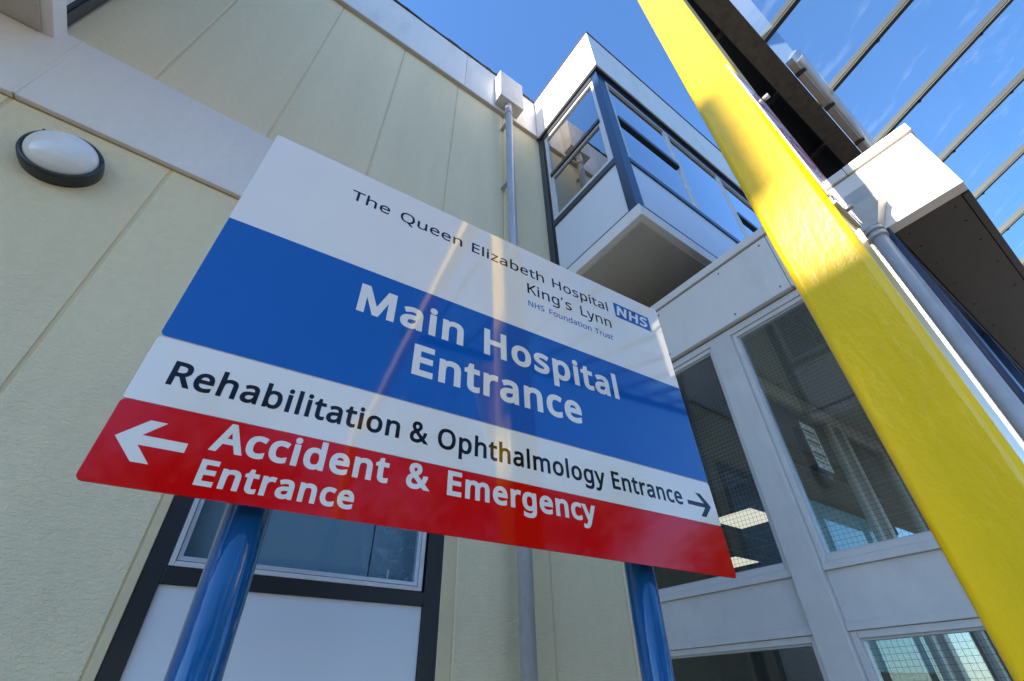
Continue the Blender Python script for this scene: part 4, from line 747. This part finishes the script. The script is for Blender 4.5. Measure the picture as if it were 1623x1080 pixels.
# ------------------------------------------------------------------ direction sign
EX = Vector((0.99735, -0.0726, -0.0041)); EZ = Vector((0.0057, 0.0215, 0.9998)); EN = Vector((0.0725, 0.9971, -0.0219)); O_ = Vector((-0.1395, 0.9295, 0.2758))
SX = Matrix(((EX.x, EN.x, EZ.x, O_.x), (EX.y, EN.y, EZ.y, O_.y), (EX.z, EN.z, EZ.z, O_.z), (0, 0, 0, 1)))
SW, SH = 1.522, 1.045
ds = empty('direction_sign', (0.62, 0.93, -H), 'large white, blue and red hospital direction sign on two blue posts', 'sign')
def rpoly(u0, u1, v0, v1, rs, n=8):
    """rounded rectangle outline; rs = radii bl, br, tr, tl"""
    out = []
    for (cu, cv, r, a0) in ((u0, v0, rs[0], 180), (u1, v0, rs[1], 270), (u1, v1, rs[2], 0), (u0, v1, rs[3], 90)):
        if r <= 0: out.append((cu, cv)); continue
        ccu = cu + r if cu == u0 else cu - r; ccv = cv + r if cv == v0 else cv - r
        for i in range(n + 1):
            a = math.radians(a0 + 90 * i / n); out.append((ccu + r * math.cos(a), ccv + r * math.sin(a)))
    return out
def plate(name, poly, t0, t1, material, parent, **k):
    bm = bmesh.new()
    A = [bm.verts.new((u, t0, v)) for u, v in poly]; B = [bm.verts.new((u, t1, v)) for u, v in poly]
    bm.faces.new(A); bm.faces.new(B[::-1])
    for i in range(len(poly)):
        j = (i + 1) % len(poly); bm.faces.new((A[i], B[i], B[j], A[j]))
    return mk(name, bm, material, parent, xf=SX, **k)
hd = plate('header_plate', rpoly(0, SW, 0.2822, SH, (0.010, 0.006, 0.004, 0.004)), -0.0035, 0.0, M['signw'], ds, label='white header plate of the sign')
bp_ = plate('blue_band', rpoly(0.0008, SW - 0.0008, 0.2830, 0.6465, (0.0095, 0.006, 0.0005, 0.0005)), -0.0040, -0.0036, M['signb'], ds, label='blue band across the sign')
wp = plate('white_strip', rpoly(0, SW, 0.1455, 0.2808, (0.003, 0.004, 0.010, 0.008)), -0.0035, 0.0, M['signw'], ds, label='white strip below the blue band')
rp = plate('red_strip', rpoly(0, SW, 0.0, 0.1442, (0.010, 0.010, 0.008, 0.009)), -0.0035, 0.0, M['signr'], ds, label='red strip along the bottom of the sign')
GLYPHS['R’'] = (170, [[45, 490, 120, 490, 78, 345, 40, 345]])
OFFS = {'R': 0.005, 'B': 0.024, 'M': 0.017}
def lettering(name, words, key, base, cap, material, parent, label, shear=0.0, depth=(-0.0044, -0.0041)):
    tone = label.split(' word')[0].split(' letters')[0]
    for w_ in words:
        one_word(name, [w_], key, base, cap, material, parent, tone + ' letters ' + w_[0], shear, depth)
def one_word(name, words, key, base, cap, material, parent, label, shear, depth):
    cu = bpy.data.curves.new(name, 'CURVE'); cu.dimensions = '2D'; cu.fill_mode = 'BOTH'
    off = OFFS[key]; sy = cap / (0.478 + 2 * off)
    polys = []
    for text, u0, u1 in words:
        x = 0; gl = []
        for ch in text:
            w, loops = GLYPHS[key + ch]
            for lp in loops: gl.append([(x + lp[i] / 1000, lp[i + 1] / 1000) for i in range(0, len(lp), 2)])
            x += w / 1000 + 1.6 * off
        lo = min(p[0] for l in gl for p in l); hi = max(p[0] for l in gl for p in l)
        sx = (u1 - u0) / (hi - lo)
        for l in gl: polys.append([(u0 + (px - lo) * sx + shear * (py + off) * sy, base + (py + off) * sy) for px, py in l])
    for pl in polys:
        sp = cu.splines.new('POLY'); sp.points.add(len(pl) - 1); sp.use_cyclic_u = True
        for q, (px, py) in zip(sp.points, pl): q.co = (px, py, 0, 1)
    tmp = bpy.data.objects.new('tmp_curve', cu); COL.objects.link(tmp)
    dg = bpy.context.evaluated_depsgraph_get()
    me = bpy.data.meshes.new_from_object(tmp.evaluated_get(dg))
    bpy.data.objects.remove(tmp)
    bm = bmesh.new(); bm.from_mesh(me)
    bmesh.ops.remove_doubles(bm, verts=bm.verts, dist=1e-5)
    for v in bm.verts: v.co = Vector((v.co.x, depth[1], v.co.y))
    bmesh.ops.recalc_face_normals(bm, faces=bm.faces)
    ext = bmesh.ops.extrude_face_region(bm, geom=list(bm.faces))
    for v in [g for g in ext['geom'] if isinstance(g, bmesh.types.BMVert)]: v.co.y = depth[0]
    return mk(name, bm, material, parent, label=label, xf=SX)
D0 = (-0.0040, -0.0036)
lettering('lettering', [('The', 0.239, 0.357), ('Queen', 0.391, 0.604), ('Elizabeth', 0.640, 0.930), ('Hospital', 0.967, 1.228)], 'R', 0.906, 0.0455, M['signk'], ds, 'black words The Queen Elizabeth Hospital', depth=D0)
lettering('lettering', [('King’s', 0.855, 1.043), ('Lynn', 1.084, 1.228)], 'R', 0.8215, 0.0475, M['signk'], ds, "black words King's Lynn", depth=D0)
lettering('lettering', [('NHS', 0.855, 0.919), ('Foundation', 0.940, 1.122), ('Trust', 1.139, 1.223)], 'R', 0.761, 0.0245, M['signb'], ds, 'small blue words NHS Foundation Trust', depth=D0)
lg = plate('logo_plate', rpoly(1.264, 1.453, 0.897, 0.972, (0, 0, 0, 0)), -0.0040, -0.0036, M['signb'], ds, label='blue rectangle with white letters NHS')
lettering('logo_lettering', [('NHS', 1.272, 1.433)], 'B', 0.908, 0.053, M['signw'], lg, 'white italic letters NHS', shear=0.2, depth=(-0.0045, -0.0041))
lettering('lettering', [('Main', 0.331, 0.626), ('Hospital', 0.691, 1.193)], 'B', 0.4990, 0.0940, M['signw'], ds, 'large white words Main Hospital')
lettering('lettering', [('Entrance', 0.4915, 1.021)], 'B', 0.3620, 0.0935, M['signw'], ds, 'large white word Entrance')
lettering('lettering', [('Rehabilitation', 0.046, 0.484), ('&', 0.508, 0.553), ('Ophthalmology', 0.575, 1.073), ('Entrance', 1.098, 1.374)], 'M', 0.1865, 0.0510, M['signk'], ds, 'black words Rehabilitation & Ophthalmology Entrance', depth=D0)
lettering('lettering', [('Accident', 0.150, 0.473), ('&', 0.512, 0.566), ('Emergency', 0.606, 1.022)], 'B', 0.0825, 0.0555, M['signw'], ds, 'white words Accident & Emergency', depth=D0)
lettering('lettering', [('Entrance', 0.149, 0.414)], 'B', 0.0195, 0.0455, M['signw'], ds, 'white word Entrance on the red strip', depth=D0)
plate('arrow', [(0.0185, 0.0775), (0.054, 0.114), (0.079, 0.114), (0.0525, 0.0860), (0.119, 0.0860), (0.119, 0.0690), (0.0525, 0.0690), (0.079, 0.040), (0.054, 0.040)], -0.0040, -0.0036, M['signw'], ds, label='white arrow pointing left')
plate('arrow', [(1.4985, 0.200), (1.463, 0.164), (1.442, 0.164), (1.470, 0.1935), (1.396, 0.1935), (1.396, 0.2065), (1.470, 0.2065), (1.442, 0.236), (1.463, 0.236)], -0.0040, -0.0036, M['signk'], ds, label='black arrow pointing right')
# aluminium back rails and the two posts
for v0, v1 in ((0.05, 0.09), (0.50, 0.54), (0.92, 0.96)):
    plate('back_rail', [(0.05, v0), (SW - 0.05, v0), (SW - 0.05, v1), (0.05, v1)], 0.0005, 0.014, M['signback'], ds)
for u in (0.247, 1.222):
    top = SX @ Vector((u, 0.052, 0.93)); bot = SX @ Vector((u, 0.076, 0.0))
    tube('post', (bot.x, bot.y, -H), (bot.x, bot.y, top.z), 0.039, M['bluepost'], ds, n=64)
    tube('post_cap', (bot.x, bot.y, top.z), (bot.x, bot.y, top.z + 0.008), 0.0405, M['bluepost'], ds, n=48)

# ------------------------------------------------------------------ behind the camera: wings added to block the sun, trees mirrored in the sign
def block(x, y, z1, label, cols, rows, face, mm, name='shade_wing'):
    b = empty(name, ((x[0] + x[1]) / 2, (y[0] + y[1]) / 2, -H), label, 'building')
    w = box('wall', x, y, (-H, z1), mm, b, 0)
    box('parapet', (x[0] - 0.1, x[1] + 0.1), (y[0], y[1]), (z1, z1 + 0.25), M['para'], b, 0.01)
    for r_ in range(rows):
        z = -0.4 + r_ * 3.1
        if z + 1.5 > z1: break
        for c in range(cols):
            if face == 'x':
                yy = y[0] + (c + 0.5) * (y[1] - y[0]) / cols
                f = box('window', (x[1] - 0.05, x[1] + 0.03), (yy - 0.6, yy + 0.6), (z, z + 1.4), M['alu'], b, 0.01)
                box('pane', (x[1] + 0.031, x[1] + 0.04), (yy - 0.52, yy + 0.52), (z + 0.08, z + 1.32), M['glassb'], f, 0)
            else:
                xx = x[0] + (c + 0.5) * (x[1] - x[0]) / cols
                f = box('window', (xx - 0.6, xx + 0.6), (y[0] - 0.03, y[0] + 0.05), (z, z + 1.4), M['alu'], b, 0.01)
                box('pane', (xx - 0.52, xx + 0.52), (y[0] - 0.04, y[0] - 0.031), (z + 0.08, z + 1.32), M['glassb'], f, 0)
    return b
tw = block((-14.55, -14), (0.575, 14), 14.05, 'unseen tall cream wing added behind the camera to shade the entrance and bay', 4, 4, 'x', M['render'])
box('shade_wing_rear', (-22, -14.551), (2.3, 13.9), (-H, 13.9), M['render'], tw, 0)  # unseen depth behind the added tall wing
block((-22, -14), (-0.7, 0.56), 8.45, 'unseen lower wing added behind the camera to shade the foot of the column', 1, 3, 'x', M['render'])
props(box('sun_blocker', (-14.4, -14.0), (0.44, 0.574), (9.15, 9.6), M['alug'], None, 0.01), 'unseen grey duct fixed to the corner of the tall wing behind the camera', 'blocker')  # unseen box added to cast a soft patch on the column
def tree(x, y, h, seed, label):
    r = random.Random(seed)
    t = empty('tree', (x, y, -H), label, 'tree', 'trees across the road')
    bm = bmesh.new()
    cyl(bm, (x, y, -H), (x + 0.1, y, -H + h * 0.45), 0.20, 0.12, 10)
    tips = []
    for i in range(7):
        a = r.uniform(0, 6.28); p = Vector((x + 0.1, y, -H + h * r.uniform(0.3, 0.45))); q = p + Vector((math.cos(a) * h * 0.2, math.sin(a) * h * 0.2, h * r.uniform(0.18, 0.4)))
        cyl(bm, p, q, 0.08, 0.02, 6); tips.append(q)
    mk('trunk', bm, M['bark'], t)
    bm = bmesh.new()
    for i in range(60):
        c = r.choice(tips) + Vector((r.gauss(0, h * 0.09), r.gauss(0, h * 0.09), r.gauss(h * 0.03, h * 0.09)))
        for k in range(150):
            p = c + Vector((r.gauss(0, 1), r.gauss(0, 1), r.gauss(0, 0.8))) * h * 0.06
            d1 = Vector((r.gauss(0, 1), r.gauss(0, 1), r.gauss(0, 1))).normalized(); d2 = d1.cross(Vector((r.gauss(0, 1), r.gauss(0, 1), r.gauss(0, 1)))).normalized()
            s = r.uniform(0.05, 0.11)
            bm.faces.new([bm.verts.new(p + d1 * s), bm.verts.new(p + d2 * s * 0.6), bm.verts.new(p - d1 * s), bm.verts.new(p - d2 * s * 0.6)])
    me_o = mk('crown', bm, M['leaf'], t, kind='stuff')
tree(3.5, -13.0, 9.5, 1, 'broad tree standing across the road, straight out from the sign')
tree(9.5, -13.5, 9.5, 2, 'dense tree across the road to the right of the canopy')
tree(-2.5, -13.5, 9.0, 3, 'tall tree across the road, left of the broad one')
tree(15.0, -11.0, 8.0, 4, 'low tree beyond the far end of the canopy')
tree(-8.5, -14.5, 8.5, 5, 'tree across the road nearest the added shade wings')
